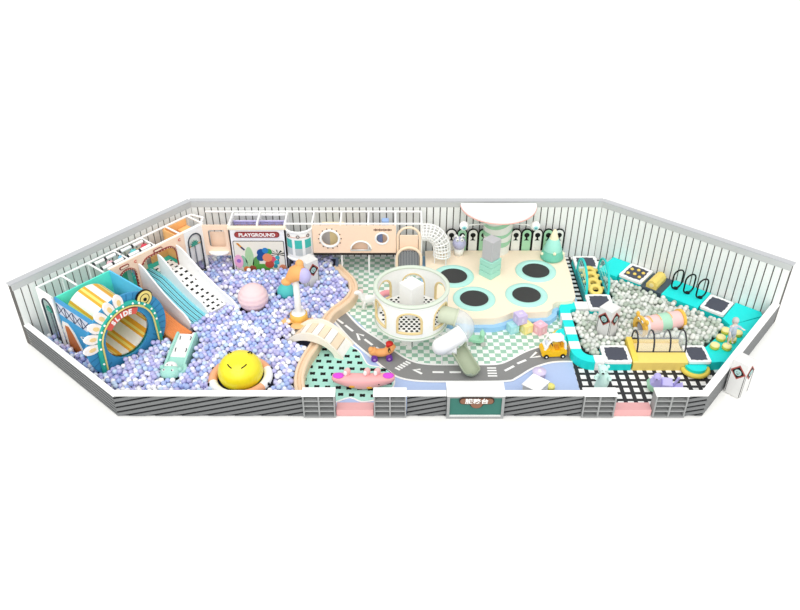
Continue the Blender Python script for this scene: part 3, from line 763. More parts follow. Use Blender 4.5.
# net tube
t = thing('net_tube', 'white lattice crawl tube bending down from the deck', 'tunnel', (1.0, 31.1, 0))
cp = smooth([(0, 0, 1.95), (.25, -.02, 1.97), (.55, -.06, 1.86), (.8, -.12, 1.55), (.88, -.18, 1.15), (.88, -.2, .85)], 5)
rr = .37
def frames(path):
    P = [Vector(p) for p in path]; out = []
    for i, p in enumerate(P):
        tt = (P[min(i+1, len(P)-1)]-P[max(i-1, 0)]).normalized(); u = Vector((0, 1, 0)); u = (u-tt*u.dot(tt)).normalized(); out.append((p, u, tt.cross(u)))
    return out
Fm = frames(cp)
for i in range(0, len(Fm), 4):
    p, u, w = Fm[i]; b = MB(); b.tube([tuple(p+(u*math.cos(2*PI*k/20)+w*math.sin(2*PI*k/20))*rr) for k in range(20)], .035, n=6, closed=True); b.build('hoop', WHITE, t)
b = MB()
for k in range(16):
    a = 2*PI*k/16; b.tube([tuple(p+(u*math.cos(a)+w*math.sin(a))*rr) for p, u, w in Fm], .026, n=5)
for i in range(0, len(Fm), 2):
    p, u, w = Fm[i]; b.tube([tuple(p+(u*math.cos(2*PI*k/18)+w*math.sin(2*PI*k/18))*rr) for k in range(18)], .026, n=5, closed=True)
b.build('netting', WHITE, t)
for k in range(4):
    a = 2*PI*k/4+.5; b = MB(); b.cyl((.88+.37*math.cos(a), -.2+.37*math.sin(a), .44), (.88+.37*math.cos(a), -.2+.37*math.sin(a), .9), .025, n=8); b.build('leg', WHITE, t)

# ------------------------------------------------------------------ trampoline platform
PZ = .55
plat_px = [(425, 251), (438, 250.5), (500, 250.5), (566, 250.5), (571, 275), (575.5, 297), (573, 300.5), (566, 301.5), (557, 301.5), (552.5, 304), (552.5, 308), (548, 311.5), (535, 312.3), (512, 312.5), (504, 316), (494, 318.5), (470, 318.8), (453, 316), (440, 310), (430, 298), (426, 280)]
pw = [(min(max(p[0], 1.15), 7.54), min(p[1], 31.93)) for p in ats(plat_px, PZ)]
b = MB(); b.prism(pw, .2, PZ, bev=.05)
t = thing('trampoline_platform', 'large cream soft platform with a wavy front holding four round trampolines', 'platform', (0, 0, 0))
b.build('platform_top', mat('#f9e8d0', .6), t)
c0 = Vector((4.3, 29.8)); bp = []
for i, p in enumerate(pw):
    q0 = Vector(pw[i-1]); q1 = Vector(pw[(i+1) % len(pw)]); d = (q1-q0).normalized(); nn = Vector((d.y, -d.x))
    if (Vector(p)+nn*.01-c0).length < (Vector(p)-c0).length and not inside(Vector(p)+nn*.15, pw): q = Vector(p)+nn*.22
    else: q = Vector(p)-nn*.22
    bp.append((min(q.x, 7.58), min(q.y, 31.94)))
b = MB(); b.prism(bp, 0.012, .24, bev=.05); b.build('platform_base', mat('#9dcbf0', .6), t)
TR = mat('#b4e6dc', .5)
for px, py, lab in ((453.5, 275.5, 'round trampoline at the back left of the cream platform, behind the drum house'), (474.2, 298, 'round trampoline at the front left of the cream platform'), (526.5, 294.3, 'round trampoline at the front right of the cream platform'), (535.8, 270.3, 'round trampoline at the back right of the platform, before the cone')):
    x, y = at(px, py, PZ+.05)
    t = thing('trampoline', lab, 'trampoline', (x, y, PZ), 0, 'round mint trampolines on the cream platform')
    b = MB(); b.lathe([(.6, .02), (.62, .06), (.7, .07), (.84, .06), (.9, .03), (.9, 0)], 48); b.build('pad_ring', TR, t)
    b = MB(); b.lathe([(0, .03), (.62, .03)], 40); b.build('jump_mat', mat('#3d3d3d', .5), t)

# keyhole panels on the back wall
for i in range(11):
    x = 2.36+.493*i; gr = i % 2 == 1
    names = ['white keyhole panel at the far left of its row, by the net tube', 'green keyhole panel behind the lilac bug on the pot', 'white keyhole panel third from the left, between two green ones', 'green keyhole panel just left of the striped column', 'white keyhole panel behind the left side of the striped column', 'green keyhole panel behind the middle of the striped column', 'white keyhole panel touching the right side of the striped column', 'green keyhole panel, second to the right of the column', 'white keyhole panel left of the cone figure, between two green ones', 'green keyhole panel directly behind the cone figure', 'white keyhole panel at the far right of its row, right of the cone']
    if i in (4, 5): continue
    t = thing('keyhole_panel', names[i], 'panel', (x, 31.955, .5), 0, 'keyhole panels along the back wall')
    o = arch(-.245, .245, 0, 1.16); inn = arch(-.195, .195, 0.0, 1.105)
    b = MB(); b.prism(o, 0, .05, M=XZ); b.build('panel_rim', BLACK, t)
    b = MB(); b.prism(inn, .05, .065, M=XZ); b.build('panel_face', mat('#a9d8b4' if gr else '#efefea', .5), t)
    b = MB(); b.prism(arc(0, .84, .12, 0, 360, 20)[:-1], .065, .072, M=XZ); b.prism([(-.12, .56), (.12, .56), (.04, .63), (.035, .78), (-.035, .78), (-.04, .63)], .065, .072, M=XZ); b.build('keyhole', BLACK, t)

# half mushroom canopy on striped column
t = thing('canopy_column', 'green striped half column under a white half-round canopy on the back wall', 'column', (4.46, 31.93, 0))
a0, a1 = R(180), R(360)
b = MB(); b.lathe([(.58, PZ), (.71, 2.3), (.77, 2.8)], 32, a0, a1); b.build('column_shaft', mat('#eeefea', .5), t)
b = MB()
for k, z0 in enumerate((.78, 1.32, 1.86)):
    n = 20; vs = []; fs = []
    for i in range(n+1):
        a = R(183+174*i/n); zl = z0+.42*i/n+.07*math.sin(i/n*6+k); wd = .22+.05*math.sin(i/n*4+k*2)
        for z in (zl, zl+wd):
            r = .58+(z-PZ)*.0743+.01
            vs.append((r*math.cos(a), r*math.sin(a), z))
    fs = [(2*i, 2*i+2, 2*i+3, 2*i+1) for i in range(n)]; b.add(vs, fs, 0, True)
b.build('green_stripes', mat('#a5d6b4', .5), t)
ell = arc(-.06, 0, 1.69, 180, 360, 48, 1.73)
b = MB(); b.prism(ell, 2.86, 2.96, bev=.02); b.build('canopy', WHITE, t)
b = MB(); b.tube([(x, y, 2.87) for x, y in arc(-.06, 0, 1.68, 181, 359, 60, 1.72)], .035, n=6); b.build('canopy_edge', mat('#f0b5ab', .5), t)
b = MB(); b.prism(arc(-.06, 0, 1.6, 180, 360, 40, 1.63), 2.78, 2.86); b.build('canopy_underside', OFFW, t)
for s, x in ((-1, -1.63), (1, 1.52)):
    b = MB(); b.cyl((0, -.62, 2.33), (x, -.9, 2.33), .028, n=8); b.build('eye_stalk', WHITE, t)
    b = MB(); b.sphere((x, -.92, 2.33), .21, 24); ey = b.build('eyeball', WHITE, t)
    M = T(x, -.92, 2.33) @ RZ(R(0)) @ RX(R(2))
    b = MB(); b.lathe([(0, .222), (.05, .218), (.1, .196)], 20, M=M @ RX(R(90))); b.build('iris', mat('#9fdcdc', .4), ey)
    b = MB(); b.lathe([(0, .228), (.05, .223)], 16, M=M @ RX(R(90))); b.build('pupil', mat('#5f9da8', .4), ey)

# platform figures
t = thing('square_pillar', 'grey square pillar with a stepped mint base on the cream platform', 'pillar', (3.96, 29.8, PZ), R(45))
for k in range(3):
    b = MB(); b.box(-.34, .34, -.34, .34, k*.29, k*.29+.275, bev=.025); b.build('base_block', mat('#a3dccb', .5), t)
b = MB(); b.box(-.28, .28, -.28, .28, .87, 1.83, bev=.01); b.build('pillar_body', mat('#bdbdc0', .5), t)
t = thing('cone_figure', 'tiered mint cone figure with a cream tip and pompoms on the platform', 'figure', (6.92, 31.2, PZ))
b = MB(); b.lathe([(0, 0), (.46, 0), (.52, .05), (.52, .14), (.44, .42), (.35, .52)], 32); b.build('lower_tier', mat('#74c4ac', .5), t)
b = MB(); b.lathe([(.42, .46), (.42, .5), (.22, 1.02), (.15, 1.06)], 32); b.build('middle_tier', mat('#a2e0d0', .5), t)
b = MB(); b.lathe([(.21, .98), (.21, 1.02), (.07, 1.46), (0, 1.5)], 24, capb=True); b.build('tip', mat('#f4ecc8', .5), t)
for a, z, r in ((272, .47, .43), (195, .3, .5), (345, .3, .5)):
    b = MB(); b.sphere((r*math.cos(R(a)), r*math.sin(R(a)), z), .075, 14); b.build('pompom', mat('#f4eccb', .5), t)
t = thing('bug_figure', 'lilac bug head with bulging white eyes on a white pot', 'figure', (2.7, 31.5, PZ))
b = MB(); b.lathe([(0, 0), (.2, 0), (.235, .34), (.2, .36)], 24); b.build('pot', mat('#f2f2ee', .5), t)
b = MB(); b.sphere((0, 0, .6), (.31, .31, .31), 24); b.build('head', mat('#b9bad8', .5), t)
b = MB(); b.lathe([(.25, .42), (.292, .5), (.3, .56), (.288, .6)], 24); b.build('mouth_band', mat('#8d7aa8', .5), t)
for x in (-.1, .1):
    b = MB(); b.sphere((x, -.17, .86), .085, 14); e = b.build('eye', WHITE, t)
    b = MB(); b.sphere((x, -.245, .88), .028, 8); b.build('pupil', BLACK, e)
    b = MB(); b.tube([(x*.6, 0, .88), (x*1.6, .05, .98), (x*2.4, -.02, .94)], [.05, .06, .02], n=8); b.build('feeler', WHITE, t)

# ------------------------------------------------------------------ drum house
t = thing('drum_house', 'round white drum playhouse with arched windows raised on a central pillar', 'playhouse', (.45, 25.72, 0))
RO, RI, ZB, ZT2 = 1.42, 1.35, 1.14, 2.66
WZ = ZB+.28; WIN = [-4, 56, 116, 176, 236, 296]; HW = 19.5
def wtop(d):
    q = min(1, abs(d)/HW); return 1.95+.42*math.sqrt(max(0, 1-q*q))
b = MB(); NS = 240
for i in range(NS):
    a0 = 360*i/NS; a1 = 360*(i+1)/NS; mid = (a0+a1)/2
    dd = min(((mid-w+180) % 360-180 for w in WIN), key=abs)
    spans = []
    if abs(dd) < HW:
        w = mid-dd; d0 = a0-w; d1 = a1-w; zb = ZB+.27
        spans = [((ZB, ZB), (zb, zb)), ((wtop(d0), wtop(d1)), (ZT2, ZT2))]
    else: spans = [((ZB, ZB), (ZT2, ZT2))]
    for (l0, l1), (h0, h1) in spans:
        for rad in (RO, RI):
            c = []
            for a, lo, hi in ((a0, l0, h0), (a1, l1, h1)):
                an = R(a-90); c += [(rad*math.cos(an), rad*math.sin(an), lo), (rad*math.cos(an), rad*math.sin(an), hi)]
            b.add(c, [(0, 2, 3, 1)], 0, True)
b.build('drum_wall', mat('#f4f5f3', .5), t)
b = MB(); b.lathe([(RI-.03, ZT2-.02), (RI-.04, ZT2+.02), (RI-.02, ZT2+.06), (RO+.03, ZT2+.06), (RO+.06, ZT2+.02), (RO+.05, ZT2-.05), (RI, ZT2-.05), (RI-.03, ZT2-.02)], 72); b.build('top_rim', mat('#d3ddcd', .5), t)
b = MB(); b.torus((0, 0, ZT2-.09), RO+.03, .025, 72, 6); b.build('rim_line', WHITE, t)
b = MB(); b.lathe([(0, ZB-.12), (RO-.2, ZB-.12), (RO, ZB-.08), (RO+.05, ZB-.03), (RO+.05, ZB+.03), (RO-.01, ZB+.05)], 72); b.build('bottom_rim', mat('#dfe6dc', .5), t)
b = MB(); b.torus((0, 0, ZB+.06), RO+.02, .02, 72, 6); b.build('rim_line', mat('#bccbb6', .5), t)
b = MB(); b.lathe([(0, ZB+.27), (RI-.01, ZB+.27)], 64); fl = b.build('drum_floor', mat('#f6f6f3', .5), t)
b = MB()
for i in range(-8, 9):
    for j in range(-9, 10):
        x, y = i*.2+(j % 2)*.1, j*.15
        if math.hypot(x, y) < RI-.12: b.prism(arc(x, y, .06, 0, 360, 10)[:-1], ZB+.27, ZB+.276)
b.build('floor_dots', BLACK, fl)
for w in WIN:
    pt = []
    for k in range(25):
        d = HW*(1-2*k/24)
        pt.append((d, wtop(d)))
    pt = [(HW, WZ)]+[(HW, WZ+(1.85-ZB-.17)*q/4) for q in range(1, 4)]+pt+[(-HW, WZ+(1.85-ZB-.17)*q/4) for q in range(3, 0, -1)]
    pt += [(-HW+2*HW*q/8, WZ) for q in range(0, 8)]
    b = MB(); b.tube([((RO-.03)*math.cos(R(w+d-90)), (RO-.03)*math.sin(R(w+d-90)), z) for d, z in pt], .055, n=8, closed=True); b.build('window_trim', mat('#e3cd98', .5), t)
b = MB(); b.box(-.34, .34, -.34, .34, 0, 2.84, bev=.015, M=RZ(R(43))); pb = b.build('central_pillar', mat('#f4f4f2', .5), t)
b = MB()
for k in range(2):
    M = RZ(R(43)+(-1+k)*PI/2+PI/2) @ T(0, -.342, 0) @ XZ
    for x in (-.3, .27): b.prism([(x, .03), (x+.045, .03), (x+.045, 1.0), (x, 1.0)], 0, .006, M=M)
b.build('edge_stripes', DARK, pb)
for w in (30, 150, 270):
    a = R(w-90); b = MB(); b.tube([(1.1*math.cos(a), 1.1*math.sin(a), ZB-.1), (.36*math.cos(a), .36*math.sin(a), .75)], .03, n=8); b.build('brace', GREY, t)

# tube slide winding out of the drum's right window
t = thing('tube_slide', 'winding tube slide of green, clear and white sections beside the drum', 'slide', (1.9, 25.3, 0))
SG = mat('#c3cbb4', .45)
def rel(x, y, z): return (x-1.9, y-25.3, z)
p1 = [rel(1.5, 25.0, 1.9), rel(1.85, 24.93, 1.86), rel(2.15, 24.87, 1.8)]
b = MB(); b.tube(p1, .34, n=24, caps=False); b.build('green_tube', SG, t)
P = Vector(p1[2]); d = (P-Vector(p1[1])).normalized(); b = MB(); b.tube([tuple(P-d*.03), tuple(P+d*.03)], .37, n=24, caps=False); b.build('flange', SG, t)
p2 = smooth([rel(2.15, 24.87, 1.8), rel(2.36, 24.8, 1.74), rel(2.5, 24.64, 1.62), rel(2.48, 24.46, 1.52), rel(2.35, 24.36, 1.43)], 5)
b = MB(); b.tube(p2, .34, n=24, caps=False); b.build('clear_elbow', clear_mat('#e6eef2', .4), t)
p3 = smooth([rel(2.35, 24.36, 1.43), rel(2.0, 24.2, 1.26), rel(1.68, 24.12, 1.08), rel(1.55, 24.2, .92), rel(1.75, 24.34, .84), rel(2.2, 24.3, .86)], 5)
b = MB(); b.tube(p3, .34, n=24, caps=False); b.build('white_tube', mat('#fafafa', .35), t)
P = Vector(p3[0]); d = (P-Vector(p3[2])).normalized(); b = MB(); b.tube([tuple(P-d*.03), tuple(P+d*.03)], .37, n=24, caps=False); b.build('flange', WHITE, t)
# chute: open trough
ch = smooth([rel(2.2, 24.3, .84), rel(2.38, 24.05, .7), rel(2.56, 23.8, .5), rel(2.72, 23.56, .36)], 5)
def trough(path, r, th, M=None):
    b = MB(); P = [Vector(p) for p in path]; n = 12; vs = []; fs = []; m = 2*(n+1)
    for i, p in enumerate(P):
        tt = (P[min(i+1, len(P)-1)]-P[max(i-1, 0)]).normalized(); side = Vector((0, 0, 1)).cross(tt).normalized(); up = tt.cross(side)
        r_ = r[i] if isinstance(r, list) else r; rs = [(r_, k) for k in range(n+1)]+[(r_-th, n-k) for k in range(n+1)]
        for rad, k in rs:
            a = PI+PI*k/n; vs.append(p+side*(math.cos(a)*rad)+up*(math.sin(a)*rad*.8))
    for i in range(len(P)-1):
        for j in range(m): fs.append((i*m+j, i*m+(j+1) % m, (i+1)*m+(j+1) % m, (i+1)*m+j))
    fs += [tuple(range(m)), tuple((len(P)-1)*m+k for k in range(m))[::-1]]
    return b.add(vs, fs, 0, True)
ch += [tuple(Vector(ch[-1])+Vector((.05, -.08, -.02))), tuple(Vector(ch[-1])+Vector((.09, -.15, -.02))), tuple(Vector(ch[-1])+Vector((.11, -.19, -.01)))]
trough(ch, [.36]*(len(ch)-3)+[.34, .28, .16], .045).build('green_chute', mat('#a9b39a', .45), t)
P = Vector(ch[1]); d = (Vector(ch[2])-P).normalized()
b = MB(); b.tube([tuple(P+(Vector((0, 0, 1)).cross(d).normalized()*math.cos(k*PI/10)+d.cross(Vector((0, 0, 1)).cross(d).normalized())*math.sin(k*PI/10))*.37) for k in range(20)], .045, n=8, closed=True); b.build('flange', SG, t)
for x, y, z in ((2.62, 24.62, 1.35), (1.62, 24.2, .62)):
    b = MB(); b.cyl(rel(x, y, 0), rel(x, y, z), .03, n=8); b.build('support', WHITE, t)

# arched bridge over the wavy rail
A = Vector(at(282.5, 345.5)); B = Vector(at(343.5, 360)); ang = math.atan2(B.y-A.y, B.x-A.x); LB = (B-A).length
t = thing('arched_bridge', 'cream arched footbridge with striped steps over the tan rail', 'bridge', ((A.x+B.x)/2, (A.y+B.y)/2, 0), ang)
BW = 1.0; NB = 28
def bz(q, h): return h*math.sin(PI*q)**.85 if 0 < q < 1 else 0
for y in (0, BW):
    o = [(-LB/2+LB*k/NB, .05+bz(k/NB, .9)) for k in range(NB+1)]
    i_ = [(x*.68, max(0, z*1.0-.24) if 0 < k < NB else 0) for k, (x, z) in enumerate(o)]
    i_ = [(LB*.36*math.cos(PI*k/NB), .58*math.sin(PI*k/NB)) for k in range(NB+1)]
    b = MB(); b.prism([(-LB/2, 0)]+o+[(LB/2, 0)]+i_, -.035, .035, M=T(0, y, 0) @ XZ); b.build('side_arch', mat('#f3ecdd', .5), t)
K = 9
for k in range(K):
    q0, q1 = (k+.08)/K, (k+.98)/K; x0, x1 = -LB/2*.96+LB*.96*q0, -LB/2*.96+LB*.96*q1; z0, z1 = bz(q0, .72), bz(q1, .72)
    b = MB(); v = []
    for y in (.035, BW-.035): v += [(x0, y, z0-.05), (x1, y, z1-.05), (x1, y, z1+.03), (x0, y, z0+.03)]
    b.add(v, [(0, 1, 2, 3), (4, 7, 6, 5), (0, 4, 5, 1), (1, 5, 6, 2), (2, 6, 7, 3), (3, 7, 4, 0)])
    b.build('step', mat('#f0dcc0' if k % 2 else '#f6f4ee', .5), t)

# ------------------------------------------------------------------ toys on the floor
def wheel(b, x, y, z, r, w, ax='y'):
    if ax == 'y': b.cyl((x, y-w/2, z), (x, y+w/2, z), r, n=18)
    else: b.cyl((x-w/2, y, z), (x+w/2, y, z), r, n=18)
# cubes
def cube(x, y, z, a, c, s, label, dot):
    t = thing('soft_cube', label, 'cube', (x, y, z), a, 'soft play cubes in a small pile')
    b = MB(); b.box(-s/2, s/2, -s/2, s/2, 0, s, bev=.03, seg=3); b.build('cube_body', mat(c, .5), t)
    b = MB(); e = s*.18
    for k in range(4): b.prism(rrect(-e*.7, e*.7, s*.28, s*.72, .02, 2), 0, .004, M=RZ(k*PI/2) @ T(0, -s/2, 0) @ XZ)
    b.prism(rrect(-e, e, -e*.8, e*.8, .02, 2), s, s+.004)
    b.build('faded_mark', mat(dot, .5), t)
cube(4.62, 26.35, .012, R(25), '#a6dce2', .4, 'pale cyan soft cube at the left of the pile, under the lilac cube', '#b9e5ea')
cube(5.17, 26.35, .012, R(30), '#f2e294', .42, 'yellow soft cube in the middle of the pile', '#f6ebb4')
cube(5.73, 26.3, .012, R(35), '#f0b9c8', .44, 'pink soft cube at the right of the pile', '#f6d2dc')
cube(4.9, 26.42, .44, R(24), '#cdbfe6', .44, 'lilac soft cube resting on top of the pile', '#ded4f0')

# yellow ride-on car
cx_, cy_ = 6.02, 24.95
t = thing('toy_car', 'yellow ride-on toy car with a white roof on the grey road', 'car', (cx_+.02, cy_-.08, .018), R(4)); t.scale = (.84, .84, .84)
car_prof = [(-.56, .14), (-.6, .3), (-.5, .46), (-.22, .5), (-.14, .4), (.2, .38), (.3, .52), (.52, .5), (.58, .32), (.54, .14), (.3, .09), (-.3, .09)]
b = MB(); b.prism(smooth(car_prof, 3, True), -.32, .32, M=XZ, bev=.05); b.build('car_body', mat('#fcc41e', .35), t)
b = MB()
for y in (-.26, .26):
    b.tube([(-.46, y, .46), (-.3, y*.92, .85), (-.12, y*.85, 1.02)], [.06, .055, .05], n=8); b.tube([(.5, y, .48), (.46, y*.92, .85), (.3, y*.85, 1.02)], [.07, .06, .05], n=8)
b.sphere((.08, 0, .98), (.36, .32, .12), 20); b.box(-.5, -.28, -.24, .24, .45, .62, bev=.08)
b.build('car_roof', mat('#f7f7f5', .35), t)
b = MB(); b.sphere((-.33, -.02, .68), (.1, .2, .16), 14); b.build('windscreen', mat('#dfe1ea', .3), t)
b = MB(); b.box(.05, .34, -.2, .2, .36, .42, bev=.02); b.box(.3, .38, -.2, .2, .4, .78, bev=.03); b.build('seat', mat('#e39a1a', .4), t)
b = MB(); b.torus((0, 0, 0), .1, .02, 16, 6, M=T(-.1, 0, .6) @ RY(R(60))); b.build('steering_wheel', DARK, t)
b = MB(); b.torus((0, 0, 0), .1, .03, 16, 6, M=T(.6, 0, .5) @ RY(R(70))); b.build('push_handle', mat('#fcc41e', .35), t)
for x in (-.38, .4):
    for y in (-.33, .33):
        b = MB(); wheel(b, x, y, .115, .115, .09); w = b.build('wheel', mat('#1c1c1e', .5), t)
        b = MB(); wheel(b, x, y-.05 if y < 0 else y+.05, .115, .045, .012); b.build('hub', WHITE, w)

# orange ride-on on purple wheels
x, y = at(382, 359.5)
t = thing('ride_on_toy', 'orange ride-on animal with a red cap and purple wheels on the road', 'ride-on', (x, y+.08, .018), R(3))
b = MB(); b.tube(smooth([(-.42, 0, .42), (-.36, 0, .36), (-.2, 0, .28), (.05, 0, .27), (.22, 0, .34), (.34, 0, .5), (.36, 0, .56)], 4), [.1, .13, .16, .175, .18, .18, .175, .17, .165, .165, .165, .165, .165, .165, .165, .17, .175, .18, .18, .18, .175, .17, .165, .15, .12], n=16)
b.sphere((-.42, 0, .42), (.12, .13, .13), 14); b.sphere((.45, 0, .54), (.1, .1, .09), 14); b.sphere((.36, 0, .56), (.16, .15, .15), 16); b.build('body', mat('#eda666', .45), t)
b = MB(); b.sphere((.3, -.02, .72), (.15, .15, .09), 16); b.sphere((.24, -.1, .68), (.09, .06, .09), 10); b.build('red_cap', mat('#cc2f2a', .5), t)
b = MB(); b.sphere((.28, -.17, .5), (.055, .03, .12), 12); er = b.build('ear', mat('#4a3020', .5), t)
b = MB(); b.sphere((.29, -.195, .47), (.025, .02, .05), 8); b.build('ear_patch', mat('#e8c76a', .5), er)
for x in (-.3, .28):
    for y in (-.2, .2):
        b = MB(); b.cyl((x, y-.06, .13), (x, y+.06, .13), .13, n=18); w = b.build('wheel', mat('#6d3a9c', .45), t)
        b = MB(); wheel(b, x, y+(-.065 if y < 0 else .065), .13, .05, .012); b.build('hub', mat('#b98bd0', .4), w)

# pink rocker
x, y = at(363.5, 391.5)
t = thing('seesaw_rocker', 'long pink boat-shaped rocker with three ears and magenta ends', 'rocker', (x, y+.24, .03), R(0))
b = MB(); NR = 26; vs = []; fs = []; m = 14
for i in range(NR+1):
    q = -1+2*i/NR; xx = 1.17*q; top = .53+.05*abs(q)**2; bot = .0+.38*abs(q)**1.5; hw = .27*(1-abs(q)**4*.35)*(1 if abs(q) < .97 else .72)
    if abs(q) > .97: top -= .05; bot += .03
    for k in range(m):
        a = 2*PI*k/m; cxx = math.cos(a); sz = math.sin(a)
        sq = lambda v: math.copysign(abs(v)**.6, v)
        vs.append((xx, hw*sq(cxx), (top+bot)/2+(top-bot)/2*sq(sz)))
for i in range(NR):
    for k in range(m): fs.append((i*m+k, i*m+(k+1) % m, (i+1)*m+(k+1) % m, (i+1)*m+k))
fs += [tuple(range(m)), tuple(NR*m+k for k in range(m))]
b.add(vs, fs, 0, True); b.build('body', mat('#eeb0b0', .45), t)
for s in (-1, 1):
    b = MB(); b.sphere((s*.93, -.02, .565), (.21, .17, .035), 18); b.build('magenta_end', mat('#d84fd6', .45), t)
for xx in (-.62, .12, .5):
    b = MB(); b.sphere((xx, .08, .66), (.13, .09, .2), 14, M=T(xx, 0, .6) @ RY(R(14)) @ T(-xx, 0, -.6)); e = b.build('ear', mat('#f0b8b6', .45), t)
    b = MB(); b.sphere((xx-.05, -.01, .66), (.07, .03, .12), 12); b.build('inner_ear', WHITE, e)
for xx, zz in ((-.42, .22), (.22, .17)):
    b = MB(); b.sphere((xx, -.225, zz), (.14, .06, .08), 14); b.build('orange_spot', mat('#eaa53f', .45), t)
for xx in (.58,):
    b = MB(); b.sphere((xx, -.25, .33), .035, 10); b.build('eye', BLACK, t)

# purple duck rocker
x, y = at(662, 391)
t = thing('duck_rocker', 'lilac duck rocker with a green rim behind the far right shelf', 'rocker', (x, y+.02, .012), R(-12)); t.scale = (.97, 1, .84)
DK = mat('#bcb4ec', .45)
b = MB(); b.prism(smooth([(-.55, .28), (-.46, .48), (-.38, .58), (-.4, .7), (-.33, .8), (-.22, .82), (-.13, .73), (-.13, .58), (-.05, .44), (.05, .37), (.5, .35), (.7, .48), (.66, .25), (.5, .08), (-.2, .02), (-.45, .1)], 3, True), -.15, .15, M=XZ, bev=.05, smooth=False); b.build('body', DK, t)
b = MB(); b.sphere((-.27, 0, .72), (.14, .2, .13), 18); b.lathe([(.06, 0), (0, .12)], 10, M=T(-.39, 0, .7) @ RY(R(-90))); b.build('head', DK, t)
b = MB(); b.sphere((-.31, -.18, .75), .03, 8); b.build('eye', DARK, t)
b = MB(); b.prism([(-.6, .26), (-.53, .42), (-.45, .34), (-.3, .22), (-.05, .14), (-.05, .0), (-.3, .02), (-.5, .1)], -.21, .21, M=XZ, bev=.04); b.build('green_rim', mat('#a9dab8', .45), t)
b = MB(); b.box(-.08, .32, -.24, .24, .3, .56, bev=.04); b.build('saddle', mat('#c6bff4', .45), t)
b = MB(); b.tube([(.34, 0, .3), (.44, 0, .6), (.5, 0, .84)], [.07, .05, .06], n=10); b.build('back_post', DK, t)

# mint animal
x, y = at(600.5, 393)
t = thing('animal_rocker', 'mint green upright animal rocker with a black nose before the foam edge', 'rocker', (x, y+.16, .012), R(-8)); t.scale = (.84, .9, .94)
MT = mat('#cdeee6', .5)
b = MB(); b.tube(smooth([(-.1, 0, .06), (0, 0, .25), (.08, 0, .5), (.06, 0, .74), (.0, 0, .92)], 4), [.2, .22, .235, .25, .26, .265, .27, .27, .265, .255, .24, .225, .21, .2, .19, .18, .17], n=18); b.build('body', MT, t)
b = MB(); b.sphere((-.02, -.02, 1.08), (.22, .2, .19), 18); b.sphere((-.04, -.18, 1.02), (.12, .1, .09), 14); hd = b.build('head', MT, t)
b = MB(); b.sphere((-.04, -.28, 1.06), (.06, .035, .04), 12); b.build('nose', BLACK, hd)
for xx in (-.2, .18):
    b = MB(); b.sphere((xx, 0, 1.22), (.07, .05, .09), 12); b.build('ear', MT, hd)
    b = MB(); b.sphere((xx*.4, -.19, 1.13), .02, 8); b.build('eye', DARK, hd)
for s in (-1, 1):
    b = MB(); b.tube([(s*.18, -.05, .82), (s*.3, -.16, .74), (s*.3, -.28, .8)], [.08, .085, .07], n=10); b.build('arm', MT, t)
b = MB(); b.tube([(.1, .1, .3), (.3, .1, .45), (.36, .05, .62)], [.1, .07, .05], n=10); b.build('tail', MT, t)
for xx in (-.2, .12):
    b = MB(); b.sphere((xx, -.16, .07), (.11, .15, .08), 12); b.build('foot', MT, t)

# white rocking horse and pink tub behind the drum
x, y = at(369, 308)
t = thing('rocking_horse', 'white rocking horse with a pale pink mane left of the drum house', 'rocker', (x, y, .012), R(10))
b = MB(); b.sphere((0, 0, .46), (.34, .17, .2), 18); b.tube([(-.22, 0, .5), (-.34, 0, .75), (-.4, 0, .86)], [.15, .11, .1], n=12); b.sphere((-.46, 0, .84), (.17, .1, .1), 14); b.build('body', mat('#f4f3ef', .5), t)
b = MB(); b.sphere((-.29, 0, .86), (.07, .06, .16), 12); b.sphere((-.36, 0, .97), (.05, .05, .05), 8); b.build('mane', mat('#f0d5d2', .5), t)
for xx in (-.2, .22):
    for yy in (-.12, .12):
        b = MB(); b.tube([(xx, yy, .4), (xx*1.25, yy*1.1, .1)], [.08, .055], n=10); b.build('leg', mat('#f4f3ef', .5), t)
for yy in (-.14, .14):
    b = MB(); b.tube([(-.5, yy, .16), (-.3, yy, .05), (0, yy, .03), (.3, yy, .05), (.5, yy, .16)], .03, n=8); b.build('runner', mat('#dfe6d8', .5), t)
b = MB(); b.sphere((.36, 0, .5), (.08, .06, .12), 10); b.build('tail', mat('#f0d5d2', .5), t)
x, y = at(386, 303)
t = thing('play_tub', 'pink arched tub with a lilac cushion seen through the drum window', 'tub', (x, y, .012), R(20))
b = MB(); b.torus((0, 0, 0), .4, .12, 24, 10, M=T(0, 0, .12) @ XZ, a0=0, a1=PI); b.box(-.52, .52, -.12, .3, 0, .14, bev=.04); b.build('tub_shell', mat('#ee9fa6', .5), t)
b = MB(); b.prism(arc(0, .12, .32, 0, 180, 20), -.08, .06, M=XZ); b.build('cushion', mat('#c0b3d6', .5), t)

# mint scooter
x, y = at(476.5, 344.5)
t = thing('ride_on_toy', 'mint green ride-on with a grey wheel, half behind the white tube', 'ride-on', (x, y+.06, .012), R(-4))
GM = mat('#a2dcb9', .45)
b = MB(); b.box(-.34, .2, -.17, .17, .12, .32, bev=.05); b.build('body', GM, t)
b = MB(); b.box(.12, .3, -.17, .17, .12, .56, bev=.05); b.build('front_shield', GM, t)
b = MB(); b.cyl((.21, -.24, .52), (.21, .24, .52), .03, n=10); b.build('handlebar', GM, t)
for xx, yy in ((-.24, -.15), (-.24, .15), (.26, -.17), (.26, .17)):
    b = MB(); wheel(b, xx, yy, .1, .1, .07); b.build('wheel', mat('#c3c2bd', .5), t)

